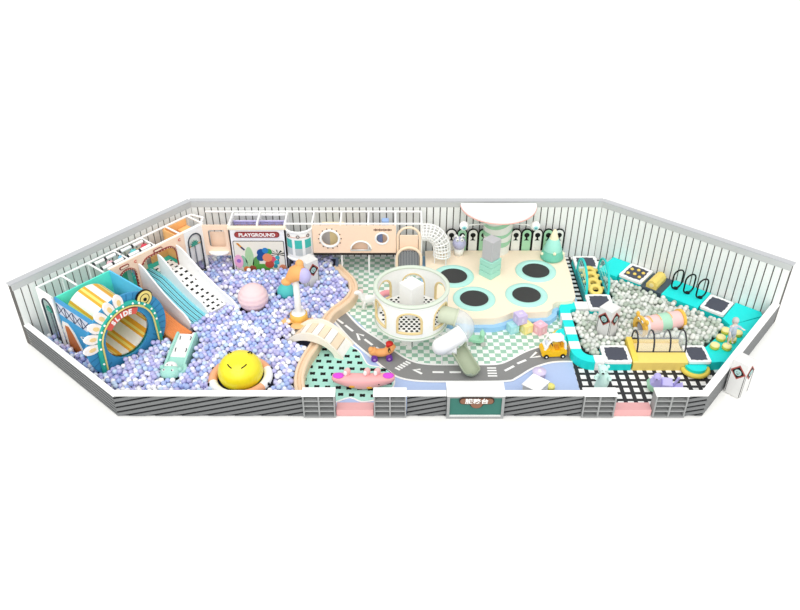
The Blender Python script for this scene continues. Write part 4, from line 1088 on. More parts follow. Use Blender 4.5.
# white lidded box, lilac stool, yellow disc
t = thing('storage_box', 'white square box with a flat lid on the blue floor before the lilac stool', 'box', (4.99, 22.45, 0), R(-40))
b = MB(); b.box(-.33, .33, -.37, .37, 0, .56, bev=.01); b.build('box_body', mat('#ecece8', .5), t)
b = MB(); b.box(-.36, .36, -.4, .4, .56, .61, bev=.01); b.build('lid', WHITE, t)
x, y = at(539.5, 371, .34)
t = thing('round_stool', 'lilac round stool behind the white box on the blue floor', 'stool', (x, y, 0))
b = MB(); b.lathe([(.0, .0), (.245, 0), (.245, .28)], 32); b.build('stool_body', mat('#c4b8dc', .5), t)
b = MB(); b.lathe([(.245, .28), (.265, .3), (.26, .34), (0, .345)], 32); sp = b.build('seat', mat('#dcd0ee', .5), t)
b = MB(); b.prism([(-.06, -.08), (.08, -.05), (.05, .08), (-.02, .1)], .345, .35); b.build('seat_mark', mat('#f1ebf8', .5), sp)
x, y = at(550.5, 385.5, .2)
t = thing('round_stool', 'small yellow round stool right of the white box', 'stool', (x, y, 0))
b = MB(); b.lathe([(0, 0), (.17, 0), (.17, .17)], 28); b.build('stool_body', mat('#e9dc62', .5), t)
b = MB(); b.lathe([(.17, .17), (.165, .2), (.1, .215), (0, .22)], 28); b.build('seat', mat('#f2ea86', .5), t)

# ------------------------------------------------------------------ left pit toys
x, y = at(253, 296.5, .72)
t = thing('ridged_ball', 'big pale pink ball with horizontal ridges in the blue ball pit', 'ball', (x, y, .05))
prof = []
for i in range(61):
    p = PI*i/60; r = .62*math.sin(p); k = 1+.035*abs(math.sin(p*9)); prof.append((max(.001, r*k), .62-.62*math.cos(p)))
b = MB(); b.lathe(prof, 40); b.build('ball_body', mat('#f2d3d5', .5), t)
x, y = at(286, 291.5, .43)
b = MB(); b.sphere((0, 0, .38), .38, 28)
tag(b.build('round_ball', mat('#54c1bd', .45), None, (x, y, .05)), 'plain teal ball half sunk in the ball pit beside the propeller toy', 'ball')
x, y = at(299, 318, .45)
t = thing('propeller_toy', 'orange propeller toy with a lilac face on a white pole in the ball pit', 'toy', (x, y, 0))
b = MB(); b.lathe([(0, .0), (.36, 0), (.38, .3), (.37, .42), (.34, .45), (.36, .48), (.36, .68), (.3, .72)], 32); ba = b.build('base', mat('#f0be5e', .45), t)
b = MB()
for k in range(3):
    a = R(200+k*70); b.sphere((.55*math.cos(a), .5*math.sin(a), .42), (.3, .22, .06), 14)
b.build('base_petal', mat('#f0be7e', .45), ba)
b = MB(); b.lathe([(.3, .7), (.27, .77), (.12, .8), (.14, .84), (.125, 2.3), (0, 2.32)], 24); b.build('pole', mat('#f2f2f0', .4), t)
b = MB(); b.tube([(-.38, .0, 2.25), (-.23, .0, 2.38), (.0, 0, 2.63), (.14, 0, 2.68), (.28, 0, 2.68)], [.1, .2, .33, .36, .34], n=20); b.sphere((-.36, -.06, 2.28), (.22, .18, .15), 16)
b.sphere((.2, .05, 3.06), .17, 16); b.tube([(.18, 0, 2.83), (.2, .05, 3.06)], [.22, .15], n=14); b.build('propeller', mat('#efae6a', .45), t)
b = MB(); b.sphere((.38, -.16, 2.63), (.27, .24, .34), 24); b.build('face', mat('#bdb8e6', .45), t)
logo_pillar((-3.98, 29.55, 0), R(-47), 'white emblem pillar standing in the blue ball pit behind the propeller toy')

x, y = at(240.5, 371, .78)
t = thing('smiling_egg', 'big glossy yellow egg with slanted black eyes sitting in a swim ring', 'figure', (x, y, 0))
YG = mat('#f6e62a', .28, spec=.5)
b = MB(); b.lathe([(.001, .06)]+[(.83*math.sin(PI*(i/40))**.9, .78-.68*math.cos(PI*i/40)*(1 if i < 20 else 1.08)) for i in range(1, 40)]+[(.001, 1.515)], 44); b.build('egg_body', YG, t)
b = MB(); 
def on_egg(azd, zz):
    q = math.acos(max(-1, min(1, -(zz-.78)/(.68*1.08)))); r = .83*math.sin(q)**.9+.012
    return (r*math.cos(R(azd)), r*math.sin(R(azd)), zz)
for s in (-1, 1):
    b.tube([on_egg(270+s*(44-k*6.5), 1.395-k*.011) for k in range(5)], .022, n=6)
b.build('eyes', BLACK, t)
b = MB()
for s in (-1, 1): b.tube([(s*.42, .28, 1.25), (s*.44, .3, 1.43), (s*.38, .28, 1.48), (s*.3, .26, 1.42)], .03, n=6)
b.build('feelers', BLACK, t)
t = thing('swim_ring', 'orange and white swim ring around the yellow egg', 'ring', (x-.02, y-.02, 0))
b = MB(); b.torus((0, 0, .5), 1.02, .17, 56, 14, matf=lambda i: int((((i+.5)*360/56-215) % 360)//57.6) % 2); b.build('ring_body', [WHITE, mat('#f0b189', .45)], t)
b = MB()
for k in range(8):
    a = 2*PI*(k*7+3.6)/56; b.sphere((1.19*math.cos(a), 1.19*math.sin(a), .55), (.05, .05, .07), 8)
b.build('rope_knots', BLACK, t)

# mint animal slide in the pit
A = Vector(at(187, 331, .75)); B = Vector(at(172, 368.5, .5)); ang = math.atan2(B.y-A.y, B.x-A.x)
t = thing('animal_slide', 'mint animal-shaped slide with a white bed lying in the ball pit', 'slide', ((A.x+B.x)/2, (A.y+B.y)/2, 0), ang)
LS = (B-A).length; MI = mat('#a6dccf', .45)
pr = [(-LS/2, 0), (-LS/2, .7), (-LS/2+.15, .72), (0, .62), (LS/2-.35, .5), (LS/2-.05, .46), (LS/2, 0)]
for s in (-.4, .32):
    b = MB(); b.prism(smooth(pr[1:-1], 3)+[(LS/2, 0), (-LS/2, 0)], s, s+.08, M=T(0, 0, 0) @ Matrix(((1, 0, 0, 0), (0, 0, 1, 0), (0, 1, 0, 0), (0, 0, 0, 1))), bev=.02); b.build('side_rail', MI, t)
for x0, x1, m, nm in ((-LS/2+.02, .28, WHITE, 'white_bed'), (.28, LS/2-.1, MI, 'mint_bed')):
    z0 = .62-.12*(x0+LS/2); z1 = .62-.12*(x1+LS/2)
    b = MB(); b.add([(x0, -.32, z0), (x1, -.32, z1), (x1, .32, z1), (x0, .32, z0), (x0, -.32, 0), (x1, -.32, 0), (x1, .32, 0), (x0, .32, 0)], [(0, 1, 2, 3), (4, 5, 1, 0), (5, 6, 2, 1), (6, 7, 3, 2), (7, 4, 0, 3)]); be = b.build(nm, m, t)
    if m is WHITE:
        b = MB()
        for xx in (-.75, -.1):
            for yy in (-.2, .2):
                z = .62-.12*(xx+LS/2)+.012; b.tube([(xx-.1, yy-.02, z+.012), (xx-.03, yy+.02*(1 if yy > 0 else -1), z), (xx+.1, yy, z-.018)], .018, n=5)
        b.build('bed_marks', DARK, be)
b = MB(); b.sphere((LS/2+.02, -.02, .6), (.22, .25, .2), 20); mz = b.build('white_muzzle', WHITE, t)
b = MB()
for yy in (-.1, .08): b.sphere((LS/2+.12, yy, .77), .025, 8)
b.build('nostrils', DARK, mz)
b = MB(); b.sphere((LS/2+.22, .0, .5), (.33, .38, .26), 24); b.sphere((LS/2+.05, -.36, .58), (.09, .09, .1), 10); b.sphere((LS/2+.12, .36, .58), (.09, .09, .1), 10); b.tube([(LS/2-.3, .38, .42), (LS/2, .5, .42), (LS/2+.2, .3, .42)], [.1, .12, .1], n=10); hd = b.build('head', MI, t)
for yy in (-.16, .14):
    b = MB(); b.sphere((LS/2+.33, yy, .68), (.06, .075, .06), 12); e = b.build('eye', WHITE, hd)
    b = MB(); b.sphere((LS/2+.36, yy, .725), .028, 8); b.build('pupil', BLACK, e)

# ------------------------------------------------------------------ right pit edging
EH = .4
R0 = Vector((9.13, 32.2)); RV = Vector((.77, -.639)); RM = Vector((-.639, -.77)); RA = math.atan2(-.639, .77)
def rw(v, m): p = R0+RV*v+RM*m; return (p.x, p.y)
Q0 = Vector((15.54, 26.88)); QW = Vector((-.643, -.766)); QK = Vector((-.766, .643))
def qw(w, k): p = Q0+QW*w+QK*k; return (p.x, p.y)
TE = mat('#1ee2de', .45)
def block(poly, c, label, z0=.012, z1=EH, nm='foam_block', grp='foam edge blocks of the grey ball pit', bev=.03):
    cx = sum(p[0] for p in poly)/len(poly); cy = sum(p[1] for p in poly)/len(poly)
    b = MB(); b.prism([(p[0]-cx, p[1]-cy) for p in poly], 0, z1-z0, bev=bev)
    return tag(b.build(nm, c, None, (cx, cy, z0)), label, 'foam block', grp)
xo, xi = 6.68, 7.1
ys = [27.1, 26.62, 26.15, 25.65, 25.2, 24.72]
corner = [(7.38, 27.93)]+[(7.18+(-.5)*math.sin(R(q)), 27.4+.53*math.cos(R(q))) for q in range(10, 91, 16)]+[(6.68, 27.11), (7.1, 27.11), (7.12, 27.3), (7.22, 27.4), (7.38, 27.42)]
block(corner, TE, 'teal curved foam block at the back left corner of the grey ball pit')
block([(7.39, 27.42), (7.92, 27.42), (7.92, 27.93), (7.39, 27.93)], WHITE, 'white foam block between the back left corner and the net bridge pad')
nm = ['white foam block on the left edge, nearest the back corner', 'teal foam block on the left edge, second from the back corner', 'white foam block in the middle of the left edge of the grey pit', 'teal foam block on the left edge, beside the yellow car roof', 'white foam block on the left edge, next to the front curved block']
for i in range(5): block([(xo, ys[i+1]+.005), (xi, ys[i+1]+.005), (xi, ys[i]-.005), (xo, ys[i]-.005)], WHITE if i % 2 == 0 else TE, nm[i])
fc = [(6.68, 24.71)]+[(7.48-.8*math.cos(R(q)), 24.7-.83*math.sin(R(q))) for q in range(12, 91, 13)]+[(7.48, 24.3)]+[(7.48-.38*math.sin(R(q)), 24.7-.4*math.cos(R(q))) for q in range(15, 80, 15)]+[(7.1, 24.71)]
block(fc, TE, 'teal curved foam block at the front left corner of the grey ball pit')
block([(7.49, 23.87), (7.84, 23.87), (7.84, 24.32), (7.49, 24.32)], WHITE, 'white foam block behind the mint animal, before the first square pad')
block([rw(.98, .08), rw(1.86, .08), rw(1.86, 1.5), rw(.98, 1.5)], TE, 'teal foam block along the right wall between net bridge and yellow-dotted pad')
block([rw(3.98, .08), rw(5.6, .08), rw(5.6, 1.5), rw(3.98, 1.5)], TE, 'teal foam block along the right wall carrying three black hoops')
block([rw(6.7, .08), rw(7.75, .08), (15.0, 26.9), (13.45, 26.27), rw(6.7, 1.55)], TE, 'teal foam block filling the far right corner of the hall')
block([(13.41, 26.22), (14.98, 26.84), qw(.6, .3), qw(4.25, .3), (12.35, 23.92), (11.95, 23.87), (11.95, 24.8), (12.02, 24.83)], TE, 'teal foam block along the right front wall carrying the yellow pommels')
block([rw(2.98, .08), rw(3.95, .08), rw(3.95, 1.4), rw(2.98, 1.4)], mat('#4c5a66', .6), 'dark slate foam block under the yellow roll by the right wall', z1=.34)

def pad(loc, a, sx, sy, label, wave=True, dots=False):
    t = thing('square_pad', label, 'pad', (loc[0], loc[1], .012), a, 'white-rimmed square pads on the pit edge')
    b = MB(); b.box(-sx/2, sx/2, -sy/2, sy/2, 0, .33, bev=.02); b.build('pad_base', mat('#1cd4d0', .45), t)
    b = MB(); b.prism(rrect(-sx/2-.01, sx/2+.01, -sy/2-.01, sy/2+.01, .09, 4), .33, .43, bev=.03); b.build('pad_rim', WHITE, t)
    o = []
    n = 72
    for i in range(n):
        a_ = 2*PI*i/n; c, s_ = math.cos(a_), math.sin(a_); q = max(abs(c), abs(s_)); w = (.8 if wave else .78)*(1-.045*(math.cos(a_*12)*.5+.5))*(1-.07*(abs(c*s_)*2)**4)
        o.append((c/q*sx/2*w, s_/q*sy/2*w))
    b = MB(); b.prism(o, .43, .44); p = b.build('dark_centre', mat('#4d505c', .6), t)
    if dots:
        for i in range(2):
            for j in range(3):
                b = MB(); b.sphere(((j-1)*.27, (i-.5)*.4+(.05 if j % 2 else -.05), .44), (.085, .085, .07), 14); b.build('yellow_knob', mat('#efcf6b', .45), t)
    return t
pad((8.37, 24.36), 0, 1.04, 1.02, 'white-rimmed square pad left of the yellow tunnel bench')
pad((11.5, 24.36), 0, .86, 1.02, 'white-rimmed square pad right of the yellow tunnel bench')
pad((8.46, 27.86), 0, 1.04, 1.1, 'white-rimmed square pad at the front foot of the net bridge')
pad((8.46, 31.0), 0, 1.04, 1.0, 'white-rimmed square pad at the back end of the net bridge')
p = rw(2.42, .72); pad(p, RA, 1.06, 1.24, 'white-rimmed square pad studded with yellow knobs by the right wall', dots=True)
p = rw(6.15, .8); pad(p, RA, 1.0, 1.18, 'white-rimmed square pad by the right wall near the far right corner')

# yellow tunnel bench
t = thing('tunnel_bench', 'yellow foam bench with a clear half-round tunnel on four black hoops', 'tunnel', (9.98, 23.86, .012))
YF1 = mat('#f2d674', .5)
b = MB(); x0, x1 = -1.03, 1.06
b.prism([(0, 0), (0, .38), (-.06, .41), (-.52, .5), (-.62, .46), (-.62, .3), (-1.3, .3), (-1.3, .46), (-1.42, .46), (-1.42, 0)], x0, x1, M=YZ)
b.build('bench_base', YF1, t)
b = MB(); b.prism([(-.02, .3), (-.1, .44), (-.55, .52), (-1.35, .6), (-1.42, .3)], x0-.01, x0+.2, M=YZ); b.build('end_board', mat('#f4d75e', .5), t)
b = MB(); b.box(x0+.2, x1, .64, 1.28, .28, .33); b.build('seat_pad', mat('#f8e4b0', .5), t)
HX = [-.8, -.17, .46, 1.06]
def hp(x, n=18): return [(x, .52+.44-.44*math.cos(PI*k/n), .48+.66*math.sin(PI*k/n)**.9) for k in range(n+1)]
for x in HX:
    b = MB(); b.tube(hp(x), .035, n=8); b.build('hoop', mat('#3a3c42', .45), t)
for y in (.52, 1.4):
    b = MB(); b.cyl((HX[0], y, .49), (HX[-1], y, .49), .03, n=8); b.build('rail', mat('#3a3c42', .45), t)
b = MB(); P0 = hp(HX[0]); P1 = hp(HX[-1])
for k in range(len(P0)-1): b.add([P0[k], P1[k], P1[k+1], P0[k+1]], [(0, 1, 2, 3)], 0, True)
b.build('clear_cover', CLEAR, t)

# half-round steps
def half_step(loc, a, label):
    t = thing('half_round_step', label, 'step', (loc[0], loc[1], .012), a, 'half-round teal steps with yellow bumpers')
    b = MB(); b.prism(arc(0, 0, .4, 180, 360, 24), 0, .3, bev=.03); b.build('step_body', TE, t)
    b = MB(); b.torus((0, 0, .11), .47, .1, 28, 8, a0=PI, a1=2*PI); b.build('bumper', mat('#ecd45c', .45), t)
half_step((11.35, 23.84), 0, 'half-round teal step with a yellow bumper right of the lilac duck')
half_step((6.66, 25.75), -PI/2, 'half-round teal step with a yellow bumper behind the yellow car')

# net bridge
t = thing('net_bridge', 'teal net bridge with yellow rings between two square pads', 'bridge', (8.46, 29.45, .012))
TP = mat('#2fcfca', .45)
b = MB(); b.box(-.52, -.42, -1.02, 1.04, 0, .36); b.box(.42, .52, -1.02, 1.04, 0, .36); b.build('side_beam', mat('#2a9ea2', .5), t)
b = MB(); b.box(-.42, .42, -1.02, 1.04, 0, .06); b.build('base_mat', mat('#303238', .6), t)
for s in (-1, 1):
    pth = [(s*.47, -1.02+1.03-1.03*math.cos(PI*k/24)+.0, .36+1.0*math.sin(PI*k/24)**.8) for k in range(25)]
    b = MB(); b.tube(pth, .055, n=8); ho = b.build('side_hoop', TP, t)
    b = MB()
    for k in range(2, 23, 2): b.cyl((s*.47, pth[k][1], .36), pth[k], .008, n=5)
    for zz in (.6, .85, 1.08):
        ys_ = [p[1] for p in pth if p[2] > zz]; b.cyl((s*.47, min(ys_), zz), (s*.47, max(ys_), zz), .008, n=5)
    b.build('side_net', mat('#9fe6e2', .5), ho)
for k, y in enumerate((-.68, -.18, .32, .75)):
    b = MB(); b.torus((0, 0, 0), .22, .1, 24, 10, M=T(0, y, .42) @ RX(R(20))); b.box(-.42, .42, y+.14, y+.26, .3, .44, bev=.04); b.build('yellow_ring', mat('#f0d878', .45), t)
p = rw(3.42, .78)
t = thing('bolster_roll', 'yellow house-shaped foam roll lying on the dark block', 'roll', (p[0], p[1], .34), RA); t.scale = (.85, .85, .85)
b = MB(); b.prism([(-.28, 0), (.28, 0), (.29, .22), (.18, .4), (0, .46), (-.18, .4), (-.29, .22)], -.5, .62, M=XZ, bev=.02); b.build('roll_body', mat('#eed373', .45), t)
b = MB(); b.prism(arc(0, .2, .12, 0, 360, 16)[:-1], .62, .64, M=XZ); b.build('end_mark', mat('#f3e4a8', .45), t)
for k, (v, lab) in enumerate(((4.28, 'black upright hoop nearest the yellow foam roll'), (4.82, 'middle one of the three black upright hoops'), (5.38, 'black upright hoop nearest the corner pad'))):
    p = rw(v, .72)
    t = thing('upright_hoop', lab, 'hoop', (p[0], p[1], EH), RA+R(62), 'black hoops on the teal edge')
    b = MB(); b.tube([(x, 0, z) for x, z in rrect(-.26, .26, .03, .95, .25, 8)], .035, n=8, closed=True); b.build('hoop', BLACK, t)
    b = MB(); b.cyl((0, 0, 0), (0, 0, .05), .1, n=16); b.build('foot', BLACK, t)
pl = [((715, 345.5), 'front pommel in the inner row, nearest the square pad'), ((721, 337.5), 'middle pommel of the inner row beside the grey balls'), ((726, 330.5), 'back pommel of the inner row beside the grey balls'), ((727, 346.5), 'front pommel of the outer row, at the child\'s feet'), ((732, 339), 'middle pommel of the outer row behind the child'), ((738, 333), 'back pommel of the outer row under the child\'s hand')]
for (px, py), lab in pl:
    x, y = at(px, py, .52)
    t = thing('pommel', 'yellow '+lab, 'pommel', (x, y, EH), 0, 'yellow pommels on the teal edge')
    b = MB(); b.lathe([(0, 0), (.17, 0), (.185, .08), (.18, .15)], 22); b.build('pommel_side', mat('#ecd255', .45), t)
    b = MB(); b.lathe([(.18, .15), (.165, .19), (.09, .21), (0, .215)], 22); b.build('pommel_cap', mat('#f5e9a6', .45), t)

# bear tunnel
A = Vector((*at(642, 322.5, .72),)); B = Vector((*at(681, 314.5, .72),)); ang = math.atan2(B.y-A.y, B.x-A.x); LB2 = (B-A).length
t = thing('bear_tunnel', 'pink and mint crawl barrel with a yellow bear face at its left end', 'tunnel', (A.x, A.y, .0), ang)
RB = .36; zc = .5
def barrel(x0, x1, m, nm):
    b = MB(); q = lambda x: RB*(1+.08*math.sin(PI*x/LB2))
    xs = [x0+(x1-x0)*k/4 for k in range(5)]
    b.lathe([(q(x), x) for x in xs], 32, M=T(0, 0, zc) @ RY(R(90))); b.lathe([(q(x)-.04, x) for x in xs], 32, M=T(0, 0, zc) @ RY(R(90))); b.build(nm, m, t)
PKB = mat('#f2c9c6', .45)
barrel(0, .22, mat('#dfe6ee', .45), 'barrel_collar'); barrel(.22, .78, PKB, 'barrel_section'); barrel(.78, 1.22, mat('#aedcc2', .45), 'barrel_band'); barrel(1.22, LB2, PKB, 'barrel_section')
YB = mat('#efbf52', .45)
MF = T(0, 0, zc) @ RZ(-PI/2) @ RX(R(90))
for x, nm in ((-.02, 'bear_face'), (LB2, 'end_ring')):
    b = MB(); b.prism([(q[0], q[1]*1.05) for q in arc(0, 0, .46 if x < 0 else .41, 0, 360, 36)[:-1]], -.05, .07, holes=[arc(0, -.06, .29, 0, 360, 32)[:-1]], M=T(x, 0, 0) @ MF); f = b.build(nm, YB, t)
    if nm == 'bear_face':
        for s in (-1, 1):
            b = MB(); b.sphere((-.02, s*.33, zc+.44), (.07, .1, .12), 14); b.build('ear', YB, f)
            b = MB(); b.sphere((-.09, s*.13, zc+.36), (.03, .08, .06), 12); e = b.build('eye', WHITE, f)
            b = MB(); b.sphere((-.12, s*.11, zc+.36), .025, 8); b.build('pupil', BLACK, e)
for x, w in ((.3, .1), (.72, .06), (1.22, .06)):
    b = MB(); b.lathe([(RB*1.09+.01, x), (RB*1.09+.01, x+w*.5)], 32, M=T(0, 0, zc) @ RY(R(90)), a0=R(100), a1=R(215)); b.build('yellow_patch', YB, t)
logo_pillar((8.34, 25.95, 0), R(-47), 'white emblem pillar standing in the grey ball pit')

# child on the pommels
x, y = at(729.5, 343, .61)
def skin_body(name, verts, edges, radii, m, parent):
    me = bpy.data.meshes.new(name+'_cage'); me.from_pydata(verts, edges, [])
    o = bpy.data.objects.new(name+'_cage', me); COL.objects.link(o)
    mo = o.modifiers.new('skin', 'SKIN'); mo.use_smooth_shade = True
    for i, v in enumerate(me.skin_vertices[0].data): v.radius = radii[i] if isinstance(radii[i], tuple) else (radii[i], radii[i]); v.use_root = (i == 0)
    su = o.modifiers.new('sub', 'SUBSURF'); su.levels = 2; su.render_levels = 2
    dg = bpy.context.evaluated_depsgraph_get(); me2 = bpy.data.meshes.new_from_object(o.evaluated_get(dg)); bpy.data.objects.remove(o)
    me2.name = name; me2.materials.clear(); me2.materials.append(m)
    for p in me2.polygons: p.use_smooth = True; p.material_index = 0
    n = bpy.data.objects.new(name, me2); COL.objects.link(n); n.parent = parent
    return n
t = thing('person', 'child in a grey-blue top balancing on the yellow pommels, one arm reaching right', 'person', (x, y, .60), R(15))
SKN = mat('#e2d3ca', .5)
V = [(0, 0, .55), (0, .0, .7), (0, 0, .86), (0, 0, .93), (0, -.005, 1.04), (0, 0, 1.12),
     (.12, 0, .83), (.26, -.06, .74), (.36, -.13, .68), (.42, -.15, .67), (-.12, 0, .83), (-.2, -.06, .68), (-.22, -.14, .56), (-.23, -.17, .51),
     (.07, 0, .5), (.09, -.03, .28), (.1, .0, .05), (.1, -.09, .03), (-.07, 0, .5), (-.08, -.02, .28), (-.09, .0, .05), (-.09, -.09, .03)]
Eg = [(0, 1), (1, 2), (2, 3), (3, 4), (4, 5), (2, 6), (6, 7), (7, 8), (8, 9), (2, 10), (10, 11), (11, 12), (12, 13), (0, 14), (14, 15), (15, 16), (16, 17), (0, 18), (18, 19), (19, 20), (20, 21)]
Rd = [.1, .1, .09, .045, .1, .09, .05, .038, .03, .022, .05, .038, .03, .022, .065, .05, .036, .032, .065, .05, .036, .032]
bd = skin_body('body', V, Eg, Rd, SKN, t)
b = MB(); b.lathe([(.001, .5), (.13, .5), (.14, .54), (.12, .7), (.13, .82), (.06, .9)], 20); b.build('top', mat('#b4bfcd', .6), bd)
for s, P in ((1, [(.1, 0, .83), (.2, -.035, .78), (.27, -.065, .735)]), (-1, [(-.1, 0, .83), (-.17, -.035, .74), (-.205, -.07, .665)])):
    b = MB(); b.tube(P, [.062, .052, .05], n=12); b.build('sleeve', mat('#b4bfcd', .6), bd)
b = MB()
b.tube([(.07, 0, .53), (.085, -.02, .4), (.09, -.03, .3)], [.085, .075, .066], n=12); b.tube([(-.07, 0, .53), (-.08, -.01, .4), (-.085, -.02, .3)], [.085, .075, .066], n=12); b.build('shorts', mat('#c9cbd0', .6), bd)
b = MB(); b.sphere((0, .02, 1.1), (.125, .125, .13), 18); b.tube([(0, .09, 1.1), (0, .1, .96), (0, .08, .88)], [.08, .07, .04], n=10); b.build('hair', mat('#c4c1be', .6), bd)
b = MB()
for s in (-1, 1): b.sphere((s*.04, -.1, 1.06), .014, 8)
b.sphere((0, -.115, 1.03), (.014, .02, .018), 8); b.build('face', mat('#b89a8c', .5), bd)

# ------------------------------------------------------------------ balls
BR_ = .1
def ball_mesh_data():
    bm = bmesh.new(); bmesh.ops.create_icosphere(bm, subdivisions=2, radius=BR_)
    v = [x.co[:] for x in bm.verts]; bm.verts.index_update(); f = [[q.index for q in x.verts] for x in bm.faces]; bm.free(); return v, f
bv, bf = ball_mesh_data()
def shared_ball(m):
    me = bpy.data.meshes.new('pit_ball'); bm = bmesh.new(); bmesh.ops.create_icosphere(bm, subdivisions=3, radius=BR_); bm.to_mesh(me); bm.free()
    for p in me.polygons: p.use_smooth = True
    me.materials.append(m); return me
def fill_pit(poly, cols, names, weights, block_c, block_p, zt, seed, rest_label, grp, where, ymin, kind_name):
    rd = random.Random(seed); xs = [p[0] for p in poly]; ys = [p[1] for p in poly]
    d = BR_*2*1.0; pts = []
    for layer, z in ((0, zt-.13), (1, zt)):
        row = 0; yy = min(ys)
        while yy < max(ys):
            xx = min(xs)+(row % 2)*d/2+layer*d/2
            while xx < max(xs):
                jx, jy = (rd.random()-.5)*.05, (rd.random()-.5)*.05
                x, y = xx+jx, yy+jy
                if (layer == 1 and rd.random() < .1): xx += d; continue
                if inside((x, y), poly) and edge_dist((x, y), poly) > BR_+.01:
                    ok = True
                    for cx, cy, cr in block_c:
                        if (x-cx)**2+(y-cy)**2 < (cr+BR_)**2: ok = False; break
                    if ok:
                        for bp_ in block_p:
                            if inside((x, y), bp_) or edge_dist((x, y), bp_) < BR_+.005: ok = False; break
                    if ok: pts.append((x, y, z+(rd.random()-.5)*(.15 if layer else .04), layer, rd.choices(range(len(cols)), weights)[0]))
                xx += d
            yy += d*.88; row += 1
    top = [i for i, p in enumerate(pts) if p[3] == 1 and p[1] > ymin(p[0])]
    top.sort(key=lambda i: pts[i][0]**2+pts[i][1]**2)
    chosen = set(top[:300])
    ms = [shared_ball(m) for m in cols]
    for i in chosen:
        x, y, z, l, c = pts[i]
        o = bpy.data.objects.new(kind_name, ms[c]); COL.objects.link(o); o.location = (x, y, z)
        tag(o, names[c]+where, 'ball', grp)
    V = []; F = []; MI_ = []; n = len(bv)
    for i, (x, y, z, l, c) in enumerate(pts):
        if i in chosen: continue
        o = len(V); V += [(a+x, b_+y, cc+z) for a, b_, cc in bv]; F += [[o+q for q in f] for f in bf]; MI_ += [c]*len(bf)
    me = bpy.data.meshes.new('pit_balls'); me.from_pydata(V, [], F)
    for m in cols: me.materials.append(m)
    me.polygons.foreach_set('material_index', MI_); me.polygons.foreach_set('use_smooth', [True]*len(F)); me.update()
    o = bpy.data.objects.new('pit_balls', me); COL.objects.link(o)
    tag(o, rest_label, 'balls', None, 'stuff')
left_poly = [(-14.35, 25.4), (-10.05, 21.68), (-3.3, 21.68)]+[(p[0]-.12, p[1]-.02) for p in pit_edge[::-1]]+[(-3.1, 31.8), (-9.3, 31.85)]
def loc_rect(obj, x0, x1, y0, y1):
    M = obj.matrix_basis
    return [tuple((M @ Vector(p))[:2]) for p in ((x0, y0, 0), (x1, y0, 0), (x1, y1, 0), (x0, y1, 0))]
def byname(n): return next(o for o in bpy.data.objects if o.name == n)
ts = byname('tunnel_slide'); tw = byname('twin_slide'); os_ = byname('orange_slide'); an = byname('animal_slide'); ab = byname('arched_bridge')
c_egg = byname('smiling_egg').location; c_rb = byname('ridged_ball').location; c_tb = byname('round_ball').location; c_pt = byname('propeller_toy').location
blc = [(c_egg.x, c_egg.y, 1.12), (c_rb.x, c_rb.y, .55), (c_tb.x, c_tb.y, .34), (c_pt.x, c_pt.y, .36), (-3.98, 29.55, .4), (-4.46, 31.0, .0), (-3.9+.04, 30.3, .05), (-2.62, 30.3, .06)]
for u in posts_u+[7.95]:
    for n in (.42, 1.4): q = lw(u, n); blc.append((q[0], q[1], .06))
blc += [tuple((an.matrix_basis @ Vector((LS/2+.2, 0, 0)))[:2])+(.3,)]
blp = [loc_rect(ts, -1.18, 1.35, .0, 2.62), loc_rect(ts, -1.55, 1.55, -.1, .1), loc_rect(ts, -1.4, -1.15, -.24, .12), loc_rect(ts, 1.15, 1.4, -.24, .12), loc_rect(tw, -1.02, 1.0, -2.9, .1), loc_rect(os_, -.42, .42, -3.4, .1), loc_rect(an, -LS/2-.02, LS/2+.05, -.42, .42), loc_rect(ab, -LB/2+.3, LB/2+.02, -.02, BW+.02), loc_rect(ab, -LB/2, -LB/2+.3, -.05, .05), loc_rect(ab, -LB/2, -LB/2+.3, BW-.05, BW+.05),
       [lw(3.25, 1.32), lw(8.0, 1.32), lw(8.0, 1.48), lw(3.25, 1.48)], [(-7.56, 30.5), (-5.0, 30.5), (-5.0, 31.8), (-7.56, 31.8)], [lw(.76, .35), lw(.84, .35), lw(.84, 1.48), lw(.76, 1.48)]]
LC_ = [mat(h, .38, spec=.45) for h in ('#b9b7e4', '#a9bcec', '#d4d2f2', '#f8f8fb', '#c6daf3')]
for w_, cx0, cy0 in ():
    pass
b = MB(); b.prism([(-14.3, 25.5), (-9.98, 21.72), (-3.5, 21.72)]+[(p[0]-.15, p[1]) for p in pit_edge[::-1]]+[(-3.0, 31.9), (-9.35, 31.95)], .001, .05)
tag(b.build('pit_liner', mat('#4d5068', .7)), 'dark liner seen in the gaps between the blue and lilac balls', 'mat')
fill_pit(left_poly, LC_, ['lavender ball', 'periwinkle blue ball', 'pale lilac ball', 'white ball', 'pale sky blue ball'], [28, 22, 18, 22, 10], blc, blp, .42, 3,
         'lavender, blue and white balls filling the large left pit', 'nearest balls of the blue and lilac pit', ' lying near the front edge of the large left ball pit', lambda x: 22.3 if x > -10.6 else 22.3+(-10.6-x)*.87, 'pit_ball')
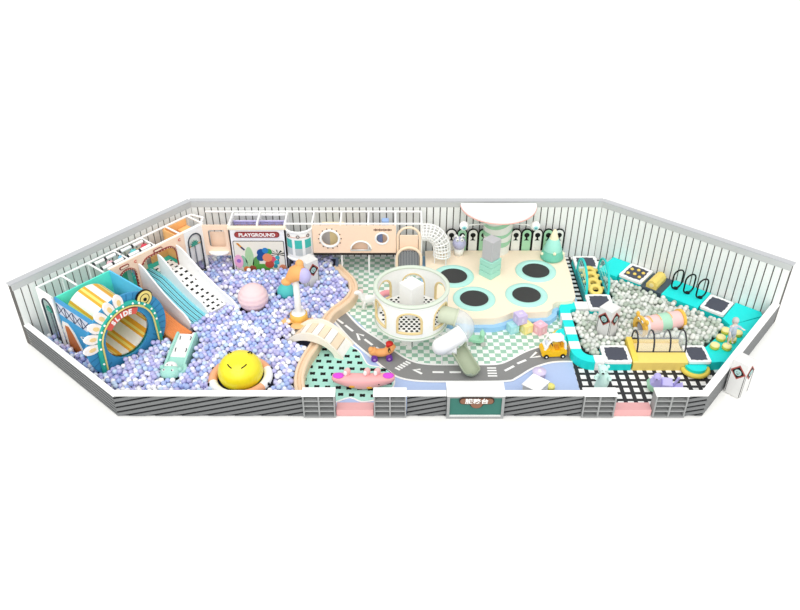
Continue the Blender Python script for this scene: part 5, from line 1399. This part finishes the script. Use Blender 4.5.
rp = [(7.12, 27.38), (7.12, 24.8), (7.5, 24.36), (7.84, 24.36), (7.84, 24.9), (8.93, 24.9), (8.93, 25.32), (11.06, 25.32), (11.06, 24.9), (12.0, 24.9), (13.36, 26.24), rw(6.62, 1.58), rw(1.0, 1.55), (9.02, 30.5), (9.02, 27.25), (7.9, 27.25), (7.9, 27.38)]
AB2 = Vector((B.x-A.x, B.y-A.y)).normalized(); NB2 = Vector((-AB2.y, AB2.x)); A2 = Vector((A.x, A.y))
def bt(l, w): q = A2+AB2*l+NB2*w; return (q.x, q.y)
RC_ = [mat(h, .42, spec=.4) for h in ('#e2e4de', '#bcc7b9', '#d2d6d0', '#a9b4a6')]
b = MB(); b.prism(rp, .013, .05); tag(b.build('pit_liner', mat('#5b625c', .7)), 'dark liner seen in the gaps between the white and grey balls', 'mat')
fill_pit(rp, RC_, ['white ball', 'pale sage ball', 'light grey ball', 'grey-green ball'], [45, 20, 25, 10], [(8.34, 25.95, .36)], [[bt(-.08, -.36), bt(LB2+.08, -.36), bt(LB2+.08, .36), bt(-.08, .36)]], .36, 5,
         'white, grey and sage balls filling the right pit', 'nearest balls of the white and grey pit', ' lying near the front edge of the right ball pit', lambda x: 24, 'sage_white_ball')

# ------------------------------------------------------------------ camera, light, view
cam = bpy.data.cameras.new('camera'); cam.sensor_width = 36; cam.lens = 36*FPX/800; cam.clip_end = 2000
co = bpy.data.objects.new('camera', cam); COL.objects.link(co)
co.location = (0, 0, CAMH); co.rotation_euler = (PI/2-PITCH, 0, 0); SC.camera = co
w = bpy.data.worlds.new('white_sky'); SC.world = w; w.use_nodes = True
bg = w.node_tree.nodes['Background']; bg.inputs['Color'].default_value = (1, 1, 1, 1); bg.inputs['Strength'].default_value = .78
sun = bpy.data.lights.new('sun', 'SUN'); sun.energy = 1.6; sun.angle = R(70); sun.color = (1, .99, .97)
so = bpy.data.objects.new('sun', sun); COL.objects.link(so); so.rotation_euler = (R(40), R(-4), 0); so.location = (0, 20, 40)
SC.view_settings.view_transform = 'Standard'; SC.view_settings.look = 'None'; SC.view_settings.exposure = .2; SC.view_settings.gamma = 1
SC.view_settings.use_curve_mapping = False
SC.cycles.max_bounces = 8; SC.cycles.transparent_max_bounces = 16
